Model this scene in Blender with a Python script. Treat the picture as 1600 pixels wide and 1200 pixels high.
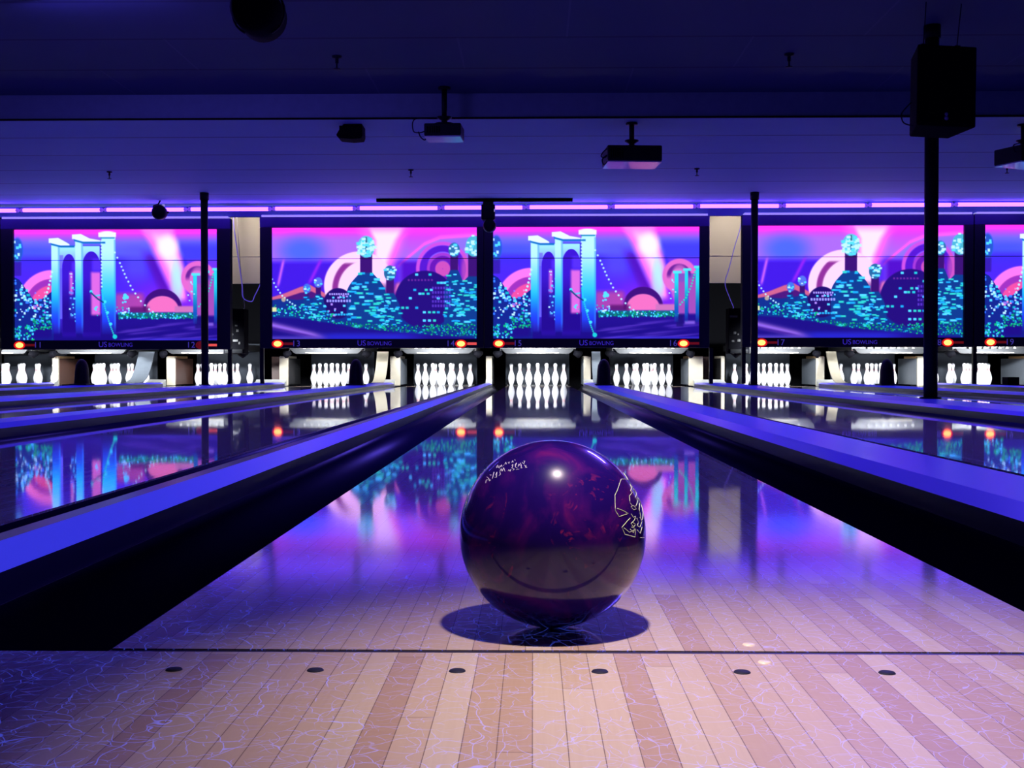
import bpy, bmesh, math, random
import numpy as np
from mathutils import Vector, Matrix

for _o in list(bpy.data.objects):
    bpy.data.objects.remove(_o, do_unlink=True)
SC = bpy.context.scene
COL = SC.collection
PI = math.pi

# ------------------------------------------------------------------ camera
F = 1817.0
cam_d = bpy.data.cameras.new('camera')
cam_d.sensor_width = 36.0
cam_d.sensor_fit = 'HORIZONTAL'
cam_d.lens = F / 1600.0 * 36.0
cam_d.clip_start = 0.02
cam = bpy.data.objects.new('camera', cam_d)
COL.objects.link(cam)
cam.location = (0.0, -1.22, 0.30)
cam.rotation_euler = (PI / 2 - math.atan(25 / F), 0.0, math.atan(33 / F))
SC.camera = cam

# ------------------------------------------------------------------ world, lights, exposure
SC.view_settings.view_transform = 'Standard'
SC.view_settings.look = 'None'
SC.view_settings.exposure = 0.0
SC.view_settings.gamma = 1.0
SC.view_settings.use_curve_mapping = False
W = bpy.data.worlds.new('dark_room')
SC.world = W
W.use_nodes = True
W.node_tree.nodes['Background'].inputs[0].default_value = (0.06, 0.07, 0.70, 1)
W.node_tree.nodes['Background'].inputs[1].default_value = 0.018


def aim(o, target):
    d = Vector(target) - o.location
    o.rotation_euler = d.to_track_quat('-Z', 'Y').to_euler()


def lamp(name, kind, loc, target, power, color, **kw):
    d = bpy.data.lights.new(name, kind)
    d.energy = power
    d.color = color
    for k, v in kw.items():
        setattr(d, k, v)
    o = bpy.data.objects.new(name, d)
    COL.objects.link(o)
    o.location = loc
    aim(o, target)
    return o


# warm spotlight above the ball
lamp('warm_spotlight', 'SPOT', (0.082, -0.02, 0.92), (0.27, -0.16, 0.0), 55.0, (1.0, 0.82, 0.80),
     spot_size=math.radians(85), spot_blend=1.0, shadow_soft_size=0.020)
# ultraviolet floods on the ceiling over the approach
lamp('ultraviolet_flood', 'AREA', (2.2, 5.4, 2.93), (0.6, 1.8, 0.0), 95.0, (0.13, 0.08, 1.0),
     shape='RECTANGLE', size=1.2, size_y=0.12)
lamp('ultraviolet_flood', 'AREA', (-3.2, 7.0, 2.93), (-3.0, 8.0, 0.0), 45.0, (0.13, 0.08, 1.0),
     shape='RECTANGLE', size=1.2, size_y=0.12)
# ------------------------------------------------------------------ materials


def lin(c):
    c = c / 255.0
    return c / 12.92 if c <= 0.04045 else ((c + 0.055) / 1.055) ** 2.4


def S(r, g, b):
    return (lin(r), lin(g), lin(b), 1.0)


def mat(name, color, rough=0.5, metal=0.0, emit=None, estr=0.0, spec=0.5, coat=0.0, mottled=0.12, scale=14.0):
    m = bpy.data.materials.new(name)
    m.use_nodes = True
    nt = m.node_tree
    b = nt.nodes['Principled BSDF']
    b.inputs['Roughness'].default_value = rough
    b.inputs['Metallic'].default_value = metal
    b.inputs['Specular IOR Level'].default_value = spec
    b.inputs['Coat Weight'].default_value = coat
    b.inputs['Coat Roughness'].default_value = 0.05
    if mottled:
        tc = nt.nodes.new('ShaderNodeTexCoord')
        nz = nt.nodes.new('ShaderNodeTexNoise')
        nz.inputs['Scale'].default_value = scale
        nz.inputs['Detail'].default_value = 4
        nt.links.new(tc.outputs['Object'], nz.inputs['Vector'])
        mx = nt.nodes.new('ShaderNodeMix')
        mx.data_type = 'RGBA'
        mx.inputs['A'].default_value = [c * (1 - mottled) for c in color[:3]] + [1]
        mx.inputs['B'].default_value = [min(1, c * (1 + mottled)) for c in color[:3]] + [1]
        nt.links.new(nz.outputs['Fac'], mx.inputs['Factor'])
        nt.links.new(mx.outputs['Result'], b.inputs['Base Color'])
    else:
        b.inputs['Base Color'].default_value = color
    if emit:
        b.inputs['Emission Color'].default_value = emit
        b.inputs['Emission Strength'].default_value = estr
    return m


def math_node(nt, op, a, b=None, c=None):
    n = nt.nodes.new('ShaderNodeMath')
    n.operation = op
    for i, v in enumerate((a, b, c)):
        if v is None:
            continue
        if hasattr(v, 'is_linked') or hasattr(v, 'links'):
            nt.links.new(v, n.inputs[i])
        else:
            n.inputs[i].default_value = v
    return n.outputs[0]


def mix_col(nt, f, a, b):
    n = nt.nodes.new('ShaderNodeMix')
    n.data_type = 'RGBA'
    for key, v in (('Factor', f), ('A', a), ('B', b)):
        if hasattr(v, 'links'):
            nt.links.new(v, n.inputs[key])
        elif key == 'Factor':
            n.inputs[key].default_value = v
        else:
            n.inputs[key].default_value = v
    return n.outputs['Result']


def ramp(nt, f, stops):
    n = nt.nodes.new('ShaderNodeValToRGB')
    while len(n.color_ramp.elements) < len(stops):
        n.color_ramp.elements.new(0.5)
    for e, (p, c) in zip(n.color_ramp.elements, stops):
        e.position = p
        e.color = c
    nt.links.new(f, n.inputs['Fac'])
    return n.outputs['Color']


BOARD = 0.0282


def wood_mat(name, coat):
    m = bpy.data.materials.new(name)
    m.use_nodes = True
    nt = m.node_tree
    N, L = nt.nodes, nt.links
    b = N['Principled BSDF']
    tc = N.new('ShaderNodeTexCoord')
    sp = N.new('ShaderNodeSeparateXYZ')
    L.new(tc.outputs['Object'], sp.inputs[0])
    X, Y = sp.outputs['X'], sp.outputs['Y']
    q = math_node(nt, 'DIVIDE', math_node(nt, 'ADD', X, 0.0005), BOARD)
    idx = math_node(nt, 'FLOOR', q)
    fr = math_node(nt, 'FRACT', q)
    wn = N.new('ShaderNodeTexWhiteNoise')
    wn.noise_dimensions = '1D'
    L.new(idx, wn.inputs['W'])
    # end joints: every board starts at its own offset and breaks at every 1.3 m
    off = math_node(nt, 'MULTIPLY', wn.outputs['Value'], 7.31)
    yq = math_node(nt, 'ADD', math_node(nt, 'DIVIDE', Y, 1.6), off)
    yi = math_node(nt, 'FLOOR', yq)
    yf = math_node(nt, 'FRACT', yq)
    wn2 = N.new('ShaderNodeTexWhiteNoise')
    wn2.noise_dimensions = '2D'
    cv = N.new('ShaderNodeCombineXYZ')
    L.new(idx, cv.inputs[0])
    L.new(yi, cv.inputs[1])
    L.new(cv.outputs[0], wn2.inputs['Vector'])
    base = ramp(nt, wn2.outputs['Value'], [(0.0, (0.49, 0.31, 0.25, 1)), (0.35, (0.58, 0.40, 0.32, 1)),
                                           (0.65, (0.67, 0.50, 0.41, 1)), (1.0, (0.74, 0.60, 0.51, 1))])
    # grain along the boards
    mp = N.new('ShaderNodeMapping')
    mp.inputs['Scale'].default_value = (260, 9, 1)
    L.new(tc.outputs['Object'], mp.inputs[0])
    nz = N.new('ShaderNodeTexNoise')
    nz.inputs['Detail'].default_value = 5
    nz.inputs['Scale'].default_value = 1.0
    L.new(mp.outputs[0], nz.inputs['Vector'])
    base = mix_col(nt, math_node(nt, 'MULTIPLY', nz.outputs['Fac'], 0.30), base, (0.42, 0.24, 0.16, 1))
    # cross grain flecks
    mp2 = N.new('ShaderNodeMapping')
    mp2.inputs['Scale'].default_value = (30, 170, 1)
    L.new(tc.outputs['Object'], mp2.inputs[0])
    nz2 = N.new('ShaderNodeTexNoise')
    nz2.inputs['Detail'].default_value = 3
    L.new(mp2.outputs[0], nz2.inputs['Vector'])
    nz2.inputs['Scale'].default_value = 1.0
    base = mix_col(nt, math_node(nt, 'MULTIPLY', nz2.outputs['Fac'], 0.18), base, (0.85, 0.68, 0.55, 1))
    # seams between boards
    e = math_node(nt, 'MINIMUM', fr, math_node(nt, 'SUBTRACT', 1.0, fr))
    seam = math_node(nt, 'LESS_THAN', e, 0.014)
    e2 = math_node(nt, 'LESS_THAN', yf, 0.0006)
    seam = math_node(nt, 'MAXIMUM', seam, e2)
    base = mix_col(nt, math_node(nt, 'MULTIPLY', seam, 0.75), base, (0.10, 0.05, 0.05, 1))
    # squiggly thread pattern printed all over, it glows a little under the black light
    mask = None
    for k_, (sc_, amp, wsc, wd, lo) in enumerate(((21.0, 0.075, 16.0, 0.00050, 0.40), (34.0, 0.060, 24.0, 0.00042, 0.42), (52.0, 0.040, 30.0, 0.00036, 0.46))):
        wz = N.new('ShaderNodeTexNoise')
        wz.noise_dimensions = '4D'
        wz.inputs['W'].default_value = 3.7 * k_
        wz.inputs['Scale'].default_value = wsc
        wz.inputs['Detail'].default_value = 1.0
        L.new(tc.outputs['Object'], wz.inputs['Vector'])
        vs = N.new('ShaderNodeVectorMath')
        vs.operation = 'SUBTRACT'
        L.new(wz.outputs['Color'], vs.inputs[0])
        vs.inputs[1].default_value = (0.5, 0.5, 0.5)
        vm = N.new('ShaderNodeVectorMath')
        vm.operation = 'SCALE'
        L.new(vs.outputs[0], vm.inputs[0])
        vm.inputs['Scale'].default_value = amp
        va = N.new('ShaderNodeVectorMath')
        va.operation = 'ADD'
        L.new(tc.outputs['Object'], va.inputs[0])
        L.new(vm.outputs[0], va.inputs[1])
        fl = N.new('ShaderNodeVectorMath')
        fl.operation = 'MULTIPLY'
        L.new(va.outputs[0], fl.inputs[0])
        fl.inputs[1].default_value = (1, 1, 0)
        v = N.new('ShaderNodeTexVoronoi')
        v.voronoi_dimensions = '2D'
        v.feature = 'DISTANCE_TO_EDGE'
        v.inputs['Scale'].default_value = sc_
        L.new(fl.outputs[0], v.inputs['Vector'])
        g_ = math_node(nt, 'SUBTRACT', 1.0, math_node(nt, 'DIVIDE', v.outputs['Distance'], wd * sc_ * 1.25))
        g_ = math_node(nt, 'MAXIMUM', g_, 0.0)
        g_ = math_node(nt, 'MINIMUM', math_node(nt, 'MULTIPLY', g_, 1.8), 1.0)
        w = N.new('ShaderNodeTexNoise')
        w.noise_dimensions = '4D'
        w.inputs['W'].default_value = 9.1 * k_
        w.inputs['Scale'].default_value = sc_ * 0.8
        L.new(tc.outputs['Object'], w.inputs['Vector'])
        brk = math_node(nt, 'MULTIPLY', math_node(nt, 'SUBTRACT', w.outputs['Fac'], lo), 9.0)
        brk = math_node(nt, 'MINIMUM', math_node(nt, 'MAXIMUM', brk, 0.0), 1.0)
        g_ = math_node(nt, 'MULTIPLY', g_, brk)
        mask = g_ if mask is None else math_node(nt, 'MAXIMUM', mask, g_)
    base = mix_col(nt, math_node(nt, 'MULTIPLY', mask, 0.42), base, (0.62, 0.60, 0.95, 1))
    L.new(base, b.inputs['Base Color'])
    b.inputs['Emission Color'].default_value = (0.06, 0.10, 0.95, 1)
    L.new(math_node(nt, 'MULTIPLY', mask, 0.50), b.inputs['Emission Strength'])
    b.inputs['Roughness'].default_value = 0.45
    b.inputs['Specular IOR Level'].default_value = 0.2
    b.inputs['Coat Weight'].default_value = coat
    wear = N.new('ShaderNodeMapRange')      # the boards are scuffed near the foul line and slick further down
    wear.interpolation_type = 'SMOOTHSTEP'
    for k_, v_ in (('From Min', 0.1), ('From Max', 2.0), ('To Min', 0.10), ('To Max', 0.03)):
        wear.inputs[k_].default_value = v_
    L.new(Y, wear.inputs['Value'])
    L.new(wear.outputs['Result'], b.inputs['Coat Roughness'])
    b.inputs['Coat IOR'].default_value = 1.5
    bp = N.new('ShaderNodeBump')
    bp.inputs['Strength'].default_value = 0.02
    bp.inputs['Distance'].default_value = 0.002
    mpb = N.new('ShaderNodeMapping')
    mpb.inputs['Scale'].default_value = (36, 4, 1)
    L.new(tc.outputs['Object'], mpb.inputs[0])
    nb = N.new('ShaderNodeTexNoise')
    nb.inputs['Scale'].default_value = 1.0
    L.new(mpb.outputs[0], nb.inputs['Vector'])
    L.new(nb.outputs['Fac'], bp.inputs['Height'])
    L.new(bp.outputs['Normal'], b.inputs['Coat Normal'])
    return m


def ceiling_mat(name, color, y0, step, xstep):
    m = bpy.data.materials.new(name)
    m.use_nodes = True
    nt = m.node_tree
    N, L = nt.nodes, nt.links
    b = N['Principled BSDF']
    tc = N.new('ShaderNodeTexCoord')
    sp = N.new('ShaderNodeSeparateXYZ')
    L.new(tc.outputs['Object'], sp.inputs[0])
    q = math_node(nt, 'DIVIDE', math_node(nt, 'SUBTRACT', sp.outputs['Y'], y0), step)
    fr = math_node(nt, 'FRACT', q)
    e = math_node(nt, 'MINIMUM', fr, math_node(nt, 'SUBTRACT', 1.0, fr))
    seam = math_node(nt, 'LESS_THAN', e, 0.022)
    row = math_node(nt, 'FLOOR', q)
    qx = math_node(nt, 'ADD', math_node(nt, 'DIVIDE', sp.outputs['X'], xstep), math_node(nt, 'MULTIPLY', row, 0.37))
    fx = math_node(nt, 'FRACT', qx)
    ex = math_node(nt, 'LESS_THAN', fx, 0.007)
    wn = N.new('ShaderNodeTexWhiteNoise')
    wn.noise_dimensions = '1D'
    L.new(row, wn.inputs['W'])
    nz = N.new('ShaderNodeTexNoise')
    nz.inputs['Scale'].default_value = 1.3
    nz.inputs['Detail'].default_value = 5
    L.new(tc.outputs['Object'], nz.inputs['Vector'])
    k = [c * 0.84 for c in color[:3]] + [1]
    c = mix_col(nt, nz.outputs['Fac'], color, k)
    c = mix_col(nt, math_node(nt, 'MULTIPLY', wn.outputs['Value'], 0.25), c, [x * 0.75 for x in color[:3]] + [1])
    c = mix_col(nt, math_node(nt, 'MULTIPLY', seam, 0.45), c, (0.03, 0.03, 0.05, 1))
    c = mix_col(nt, math_node(nt, 'MULTIPLY', ex, 0.05), c, (0.9, 0.9, 0.95, 1))
    L.new(c, b.inputs['Base Color'])
    b.inputs['Roughness'].default_value = 0.75
    return m


M = {}
M['wood'] = wood_mat('oiled_maple_boards', 1.0)
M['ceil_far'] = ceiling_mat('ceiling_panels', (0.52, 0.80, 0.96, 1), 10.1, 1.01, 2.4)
M['ceil_near'] = ceiling_mat('shaded_ceiling_panels', (0.10, 0.15, 0.21, 1), 10.2, 0.97, 2.4)  # same panels, with the shade behind the ceiling step put into the colour
M['soffit'] = mat('soffit_paint', (0.34, 0.48, 0.44, 1), 0.8)
M['header'] = mat('header_paint', (0.10, 0.15, 0.40, 1), 0.6)
M['black'] = mat('black_plastic', (0.004, 0.004, 0.008, 1), 0.5, spec=0.3)
M['black_matte'] = mat('matte_black', (0.002, 0.002, 0.004, 1), 0.8, spec=0.08)
M['gutter'] = mat('gutter_plastic', (0.020, 0.012, 0.085, 1), 0.34, spec=0.3)
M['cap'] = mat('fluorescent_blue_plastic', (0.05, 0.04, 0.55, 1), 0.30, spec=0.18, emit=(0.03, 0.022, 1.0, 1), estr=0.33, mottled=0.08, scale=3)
M['cap_top'] = mat('dim_violet_top', (0.05, 0.03, 0.15, 1), 0.3, mottled=0.1, scale=5)  # flat top of the narrow cappings, dimmer than their bevels
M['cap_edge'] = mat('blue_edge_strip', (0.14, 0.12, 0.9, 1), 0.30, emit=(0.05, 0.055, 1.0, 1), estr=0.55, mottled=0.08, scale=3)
M['deck'] = mat('pin_deck_slate', (0.05, 0.055, 0.075, 1), 0.25, coat=1.0)
M['pale'] = mat('pale_edge', (0.30, 0.30, 0.29, 1), 0.4)
M['cream'] = mat('cream_plastic', (0.27, 0.24, 0.18, 1), 0.42)
M['tan'] = mat('tan_wood', (0.30, 0.18, 0.07, 1), 0.5)
M['brown'] = mat('brown_panel', (0.07, 0.028, 0.018, 1), 0.5)
M['grey'] = mat('grey_panel', (0.10, 0.115, 0.135, 1), 0.45)
M['curtain'] = mat('pit_curtain', (0.022, 0.028, 0.040, 1), 0.8)
M['chrome'] = mat('steel_rail', (0.016, 0.017, 0.019, 1), 0.45, spec=0.15)
M['gear'] = mat('oily_gearbox', (0.008, 0.008, 0.009, 1), 0.5, mottled=0.6, scale=40)
M['metal_bits'] = mat('bare_metal', (0.10, 0.10, 0.10, 1), 0.45, metal=0.5)
M['frame'] = mat('black_frame', (0.010, 0.008, 0.020, 1), 0.5)
M['frame_top'] = mat('dark_blue_rail', (0.045, 0.030, 0.18, 1), 0.5)
M['trim'] = mat('white_trim', (0.85, 0.83, 0.88, 1), 0.5, emit=(0.45, 0.40, 0.85, 1), estr=0.5)
M['lamp'] = mat('amber_lamp', (0.9, 0.3, 0.1, 1), 0.3, emit=(1.0, 0.16, 0.035, 1), estr=7.0, mottled=0)
M['lamp_ring'] = mat('red_lamp_rim', (0.6, 0.02, 0.02, 1), 0.4, emit=(1.0, 0.012, 0.01, 1), estr=0.7, mottled=0)
M['red_dim'] = mat('dim_red_sign', (0.4, 0.02, 0.02, 1), 0.4, emit=(1.0, 0.03, 0.03, 1), estr=0.10, mottled=0)
M['red_lit'] = mat('lit_red_sign', (0.5, 0.05, 0.05, 1), 0.4, emit=(1.0, 0.10, 0.09, 1), estr=0.8, mottled=0)
M['digit'] = mat('violet_digits', (0.30, 0.26, 0.75, 1), 0.5, emit=(0.10, 0.07, 0.55, 1), estr=0.35, mottled=0)
M['logo'] = mat('blue_sign_letters', (0.20, 0.15, 0.75, 1), 0.5, emit=(0.06, 0.03, 0.60, 1), estr=0.45, mottled=0)
M['tube'] = mat('ultraviolet_tube', (0.8, 0.6, 0.9, 1), 0.3, emit=(1.5, 0.42, 9.0, 1), estr=1.0, mottled=0)
M['tube_end'] = mat('tube_socket', (0.25, 0.15, 0.75, 1), 0.4, emit=(0.35, 0.10, 1.0, 1), estr=0.5, mottled=0)
M['wall'] = mat('cream_wall', (0.80, 0.74, 0.66, 1), 0.8, mottled=0.05, scale=3)
M['dark_wall'] = mat('dark_wall', (0.003, 0.003, 0.004, 1), 0.95, spec=0.02)
M['cable_violet'] = mat('violet_cable', (0.3, 0.25, 0.8, 1), 0.5, emit=(0.12, 0.08, 0.7, 1), estr=0.5)
M['cable_grey'] = mat('grey_cable', (0.35, 0.33, 0.40, 1), 0.6)
M['pin'] = mat('white_pin_plastic', (0.88, 0.87, 0.90, 1), 0.25, coat=0.3, mottled=0.02)
M['pin_red'] = mat('red_pin_stripe', (0.65, 0.10, 0.12, 1), 0.3)
M['dot'] = mat('dark_inlay', (0.02, 0.02, 0.05, 1), 0.6, spec=0.1, coat=0.0)
M['plug'] = mat('pale_plug', (0.85, 0.72, 0.60, 1), 0.4, coat=0.5)
M['foul'] = mat('dark_joint', (0.02, 0.018, 0.06, 1), 0.5)
M['under'] = mat('projector_underside', (0.85, 0.85, 0.90, 1), 0.3, coat=0.5)
M['floor_dark'] = mat('dark_subfloor', (0.01, 0.01, 0.014, 1), 0.9)
M['engrave_white'] = mat('white_engraving', (0.75, 0.70, 0.85, 1), 0.5, emit=(0.6, 0.5, 0.9, 1), estr=0.05, mottled=0)
M['engrave_green'] = mat('pale_green_engraving', (0.72, 0.78, 0.55, 1), 0.5, mottled=0)

# the ball: pearl swirl of navy, violet and red
mb = bpy.data.materials.new('pearl_violet_resin')
mb.use_nodes = True
nt = mb.node_tree
bb = nt.nodes['Principled BSDF']
tc = nt.nodes.new('ShaderNodeTexCoord')
n1 = nt.nodes.new('ShaderNodeTexNoise')
n1.inputs['Scale'].default_value = 13
n1.inputs['Detail'].default_value = 6
n1.inputs['Distortion'].default_value = 1.8
nt.links.new(tc.outputs['Object'], n1.inputs['Vector'])
c1 = ramp(nt, n1.outputs['Fac'], [(0.0, (0.006, 0.002, 0.08, 1)), (0.46, (0.014, 0.003, 0.12, 1)), (0.60, (0.045, 0.004, 0.14, 1)), (0.80, (0.17, 0.008, 0.13, 1))])
n2 = nt.nodes.new('ShaderNodeTexNoise')
n2.inputs['Scale'].default_value = 42
n2.inputs['Detail'].default_value = 5
n2.inputs['Distortion'].default_value = 2.5
nt.links.new(tc.outputs['Object'], n2.inputs['Vector'])
f2 = ramp(nt, n2.outputs['Fac'], [(0.60, (0, 0, 0, 1)), (0.74, (1, 1, 1, 1))])
n3 = nt.nodes.new('ShaderNodeTexNoise')
n3.inputs['Scale'].default_value = 9
nt.links.new(tc.outputs['Object'], n3.inputs['Vector'])
f3 = ramp(nt, n3.outputs['Fac'], [(0.46, (0, 0, 0, 1)), (0.60, (1, 1, 1, 1))])
ff = math_node(nt, 'MULTIPLY', f2, f3)
c2 = mix_col(nt, math_node(nt, 'MULTIPLY', ff, 0.5), c1, (0.50, 0.03, 0.10, 1))
nt.links.new(c2, bb.inputs['Base Color'])
bb.inputs['Roughness'].default_value = 0.24
bb.inputs['Specular IOR Level'].default_value = 0.12
bb.inputs['Coat IOR'].default_value = 1.33
bb.inputs['Coat Weight'].default_value = 1.0
bb.inputs['Coat Roughness'].default_value = 0.05
M['ball'] = mb


def art_mat(name):
    m = bpy.data.materials.new(name)
    m.use_nodes = True
    nt = m.node_tree
    b = nt.nodes['Principled BSDF']
    at = nt.nodes.new('ShaderNodeAttribute')
    at.attribute_name = 'picture'
    b.inputs['Base Color'].default_value = (0.02, 0.02, 0.03, 1)
    b.inputs['Roughness'].default_value = 0.6
    nt.links.new(at.outputs['Color'], b.inputs['Emission Color'])
    b.inputs['Emission Strength'].default_value = 1.0
    m.cycles.emission_sampling = 'NONE'
    return m


M['art'] = art_mat('glowing_picture_panel')

# ------------------------------------------------------------------ mesh helpers


class MB:
    """collects shapes; build() links them as ONE mesh object"""

    def __init__(self):
        self.bm = bmesh.new()

    def box(self, x0, x1, y0, y1, z0, z1, mi=0):
        v = [self.bm.verts.new(p) for p in ((x0, y0, z0), (x1, y0, z0), (x1, y1, z0), (x0, y1, z0),
                                            (x0, y0, z1), (x1, y0, z1), (x1, y1, z1), (x0, y1, z1))]
        for f in ((3, 2, 1, 0), (4, 5, 6, 7), (0, 1, 5, 4), (1, 2, 6, 5), (2, 3, 7, 6), (3, 0, 4, 7)):
            fc = self.bm.faces.new([v[i] for i in f])
            fc.material_index = mi
        return v

    def prism_y(self, prof, y0, y1, mi=0, closed=True, mids=None):
        """profile of (x, z) points run along y"""
        a = [self.bm.verts.new((x, y0, z)) for x, z in prof]
        b = [self.bm.verts.new((x, y1, z)) for x, z in prof]
        n = len(prof)
        for i in range(n if closed else n - 1):
            j = (i + 1) % n
            f = self.bm.faces.new((a[i], a[j], b[j], b[i]))
            f.material_index = mids[i] if mids else mi
        if closed:
            self.bm.faces.new(a[::-1])
            self.bm.faces.new(b)

    def prism_x(self, prof, x0, x1, mi=0):
        """profile of (y, z) points run along x"""
        a = [self.bm.verts.new((x0, y, z)) for y, z in prof]
        b = [self.bm.verts.new((x1, y, z)) for y, z in prof]
        n = len(prof)
        for i in range(n):
            j = (i + 1) % n
            f = self.bm.faces.new((a[i], a[j], b[j], b[i]))
            f.material_index = mi
        self.bm.faces.new(a[::-1])
        self.bm.faces.new(b)

    def prism_z(self, prof, z0, z1, mi=0):
        a = [self.bm.verts.new((x, y, z0)) for x, y in prof]
        b = [self.bm.verts.new((x, y, z1)) for x, y in prof]
        n = len(prof)
        for i in range(n):
            j = (i + 1) % n
            f = self.bm.faces.new((a[i], a[j], b[j], b[i]))
            f.material_index = mi
        self.bm.faces.new(a[::-1])
        self.bm.faces.new(b)

    def tube(self, pts, r, n=8, mi=0, caps=True):
        pts = [Vector(p) for p in pts]
        rs = r if isinstance(r, (list, tuple)) else [r] * len(pts)
        rings = []
        for i, p in enumerate(pts):
            t = (pts[min(i + 1, len(pts) - 1)] - pts[max(i - 1, 0)]).normalized()
            up = Vector((0, 0, 1)) if abs(t.z) < 0.9 else Vector((0, 1, 0))
            u = t.cross(up).normalized()
            w = t.cross(u).normalized()
            rings.append([self.bm.verts.new(p + rs[i] * (math.cos(2 * PI * k / n) * u + math.sin(2 * PI * k / n) * w)) for k in range(n)])
        for a, b in zip(rings, rings[1:]):
            for k in range(n):
                f = self.bm.faces.new((a[k], a[(k + 1) % n], b[(k + 1) % n], b[k]))
                f.material_index = mi
                f.smooth = True
        if caps:
            self.bm.faces.new(rings[0][::-1])
            self.bm.faces.new(rings[-1])

    def lathe(self, prof, c=(0, 0, 0), n=24, mi=0, axis='Z'):
        """profile of (r, h) points turned about a vertical (or y) axis"""
        c = Vector(c)
        rings = []
        for r, h in prof:
            if r < 1e-6:
                p = Vector((0, 0, h)) if axis == 'Z' else Vector((0, h, 0))
                rings.append([self.bm.verts.new(c + p)])
            else:
                rg = []
                for k in range(n):
                    a = 2 * PI * k / n
                    p = Vector((r * math.cos(a), r * math.sin(a), h)) if axis == 'Z' else Vector((r * math.cos(a), h, r * math.sin(a)))
                    rg.append(self.bm.verts.new(c + p))
                rings.append(rg)
        for a, b in zip(rings, rings[1:]):
            for k in range(n):
                k2 = (k + 1) % n
                if len(a) == 1 and len(b) == 1:
                    continue
                if len(a) == 1:
                    f = self.bm.faces.new((a[0], b[k2], b[k]))
                elif len(b) == 1:
                    f = self.bm.faces.new((a[k], a[k2], b[0]))
                else:
                    f = self.bm.faces.new((a[k], a[k2], b[k2], b[k]))
                f.material_index = mi
                f.smooth = True

    def build(self, name, mats, parent=None, bevel=0.0):
        bmesh.ops.recalc_face_normals(self.bm, faces=self.bm.faces)
        me = bpy.data.meshes.new(name)
        self.bm.to_mesh(me)
        self.bm.free()
        for m in (mats if isinstance(mats, (list, tuple)) else [mats]):
            me.materials.append(m)
        o = bpy.data.objects.new(name, me)
        COL.objects.link(o)
        if parent:
            o.parent = parent
        if bevel:
            b = o.modifiers.new('bevel', 'BEVEL')
            b.width = bevel
            b.segments = 2
            b.limit_method = 'ANGLE'
        return o


def tag(o, label, cat, group=None, kind=None):
    o['label'] = label
    if cat:
        o['category'] = cat
    if group:
        o['group'] = group
    if kind:
        o['kind'] = kind
    return o


def thing(name, label, cat, loc=(0, 0, 0), group=None):
    o = bpy.data.objects.new(name, None)
    o.empty_display_size = 0.1
    COL.objects.link(o)
    o.location = loc
    return tag(o, label, cat, group)


def structure(o, label, cat='setting'):
    o['kind'] = 'structure'
    o['label'] = label
    o['category'] = cat
    return o


def copy_tree(o, parent=None):
    c = o.copy()
    COL.objects.link(c)
    c.parent = parent
    for ch in list(o.children):
        copy_tree(ch, c)
    return c


def text_mesh(name, s, size, loc, m, parent, depth=0.002, width=None):
    cu = bpy.data.curves.new(name, 'FONT')
    cu.body = s
    cu.size = size
    cu.extrude = depth
    cu.align_x = 'CENTER'
    cu.align_y = 'CENTER'
    t = bpy.data.objects.new('tmp', cu)
    COL.objects.link(t)
    dg = bpy.context.evaluated_depsgraph_get()
    me = bpy.data.meshes.new_from_object(t.evaluated_get(dg))
    bpy.data.objects.remove(t, do_unlink=True)
    bpy.data.curves.remove(cu)
    me.name = name
    me.transform(Matrix.Rotation(PI / 2, 4, 'X'))
    if width:
        xs = [v.co.x for v in me.vertices]
        k = width / (max(xs) - min(xs))
        me.transform(Matrix.Diagonal((k, 1, 1, 1)))
    me.materials.clear()
    me.materials.append(m)
    o = bpy.data.objects.new(name, me)
    COL.objects.link(o)
    o.location = loc
    if parent:
        o.parent = parent
    return o


# ------------------------------------------------------------------ layout
NUM = {10: 'ten', 11: 'eleven', 12: 'twelve', 13: 'thirteen', 14: 'fourteen', 15: 'fifteen', 16: 'sixteen', 17: 'seventeen', 18: 'eighteen', 19: 'nineteen', 20: 'twenty'}
LX = {10: -8.88, 11: -7.25, 12: -5.42, 13: -3.38, 14: -1.555, 15: 0.077, 16: 1.91, 17: 3.96, 18: 5.80, 19: 7.43}
HW = 0.527          # half a lane
GW = 0.235          # a gutter
LANE_END = 19.25
NEAR_END = 18.1     # where gutters run into the kickbacks


def under(n):
    return 'cut by the left edge' if n == 10 else 'under the number ' + NUM[n]


# ------------------------------------------------------------------ the setting
b = MB(); b.box(-12, 12, -3.2, 0.0, -0.12, 0.0)
structure(b.build('floor', M['wood']), 'pale wooden bowling approach with blue squiggle pattern before the foul line', 'floor')
b = MB(); b.box(-12, 12, 0.0, 21.0, -0.30, -0.20)
structure(b.build('trim_1', M['floor_dark']), 'dark subfloor beneath lanes and gutters', 'floor')
b = MB(); b.box(-12, 12, 10.2, 16.5, 2.75, 2.83)
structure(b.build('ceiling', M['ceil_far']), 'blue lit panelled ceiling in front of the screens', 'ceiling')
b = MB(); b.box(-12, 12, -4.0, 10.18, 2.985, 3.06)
structure(b.build('ceiling', M['ceil_near']), 'shaded higher ceiling over the near half of the lanes', 'ceiling')
b = MB(); b.box(-12, 12, 10.1801, 10.1999, 2.752, 2.985)
structure(b.build('trim_2', M['soffit']), 'dark step between the near and far ceilings', 'trim')
b = MB(); b.box(-12, 12, 10.165, 10.20, 2.738, 2.751)
structure(b.build('trim_3', M['black_matte']), 'thin dark edge strip along the ceiling step', 'trim')
b = MB(); b.box(-12, 12, 16.42, 16.499, 2.60, 2.749)
structure(b.build('trim_4', M['header']), 'narrow header wall between tubes and screens', 'wall')
b = MB(); b.box(-12, 12, 20.9, 21.0, -0.2, 3.2)
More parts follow.
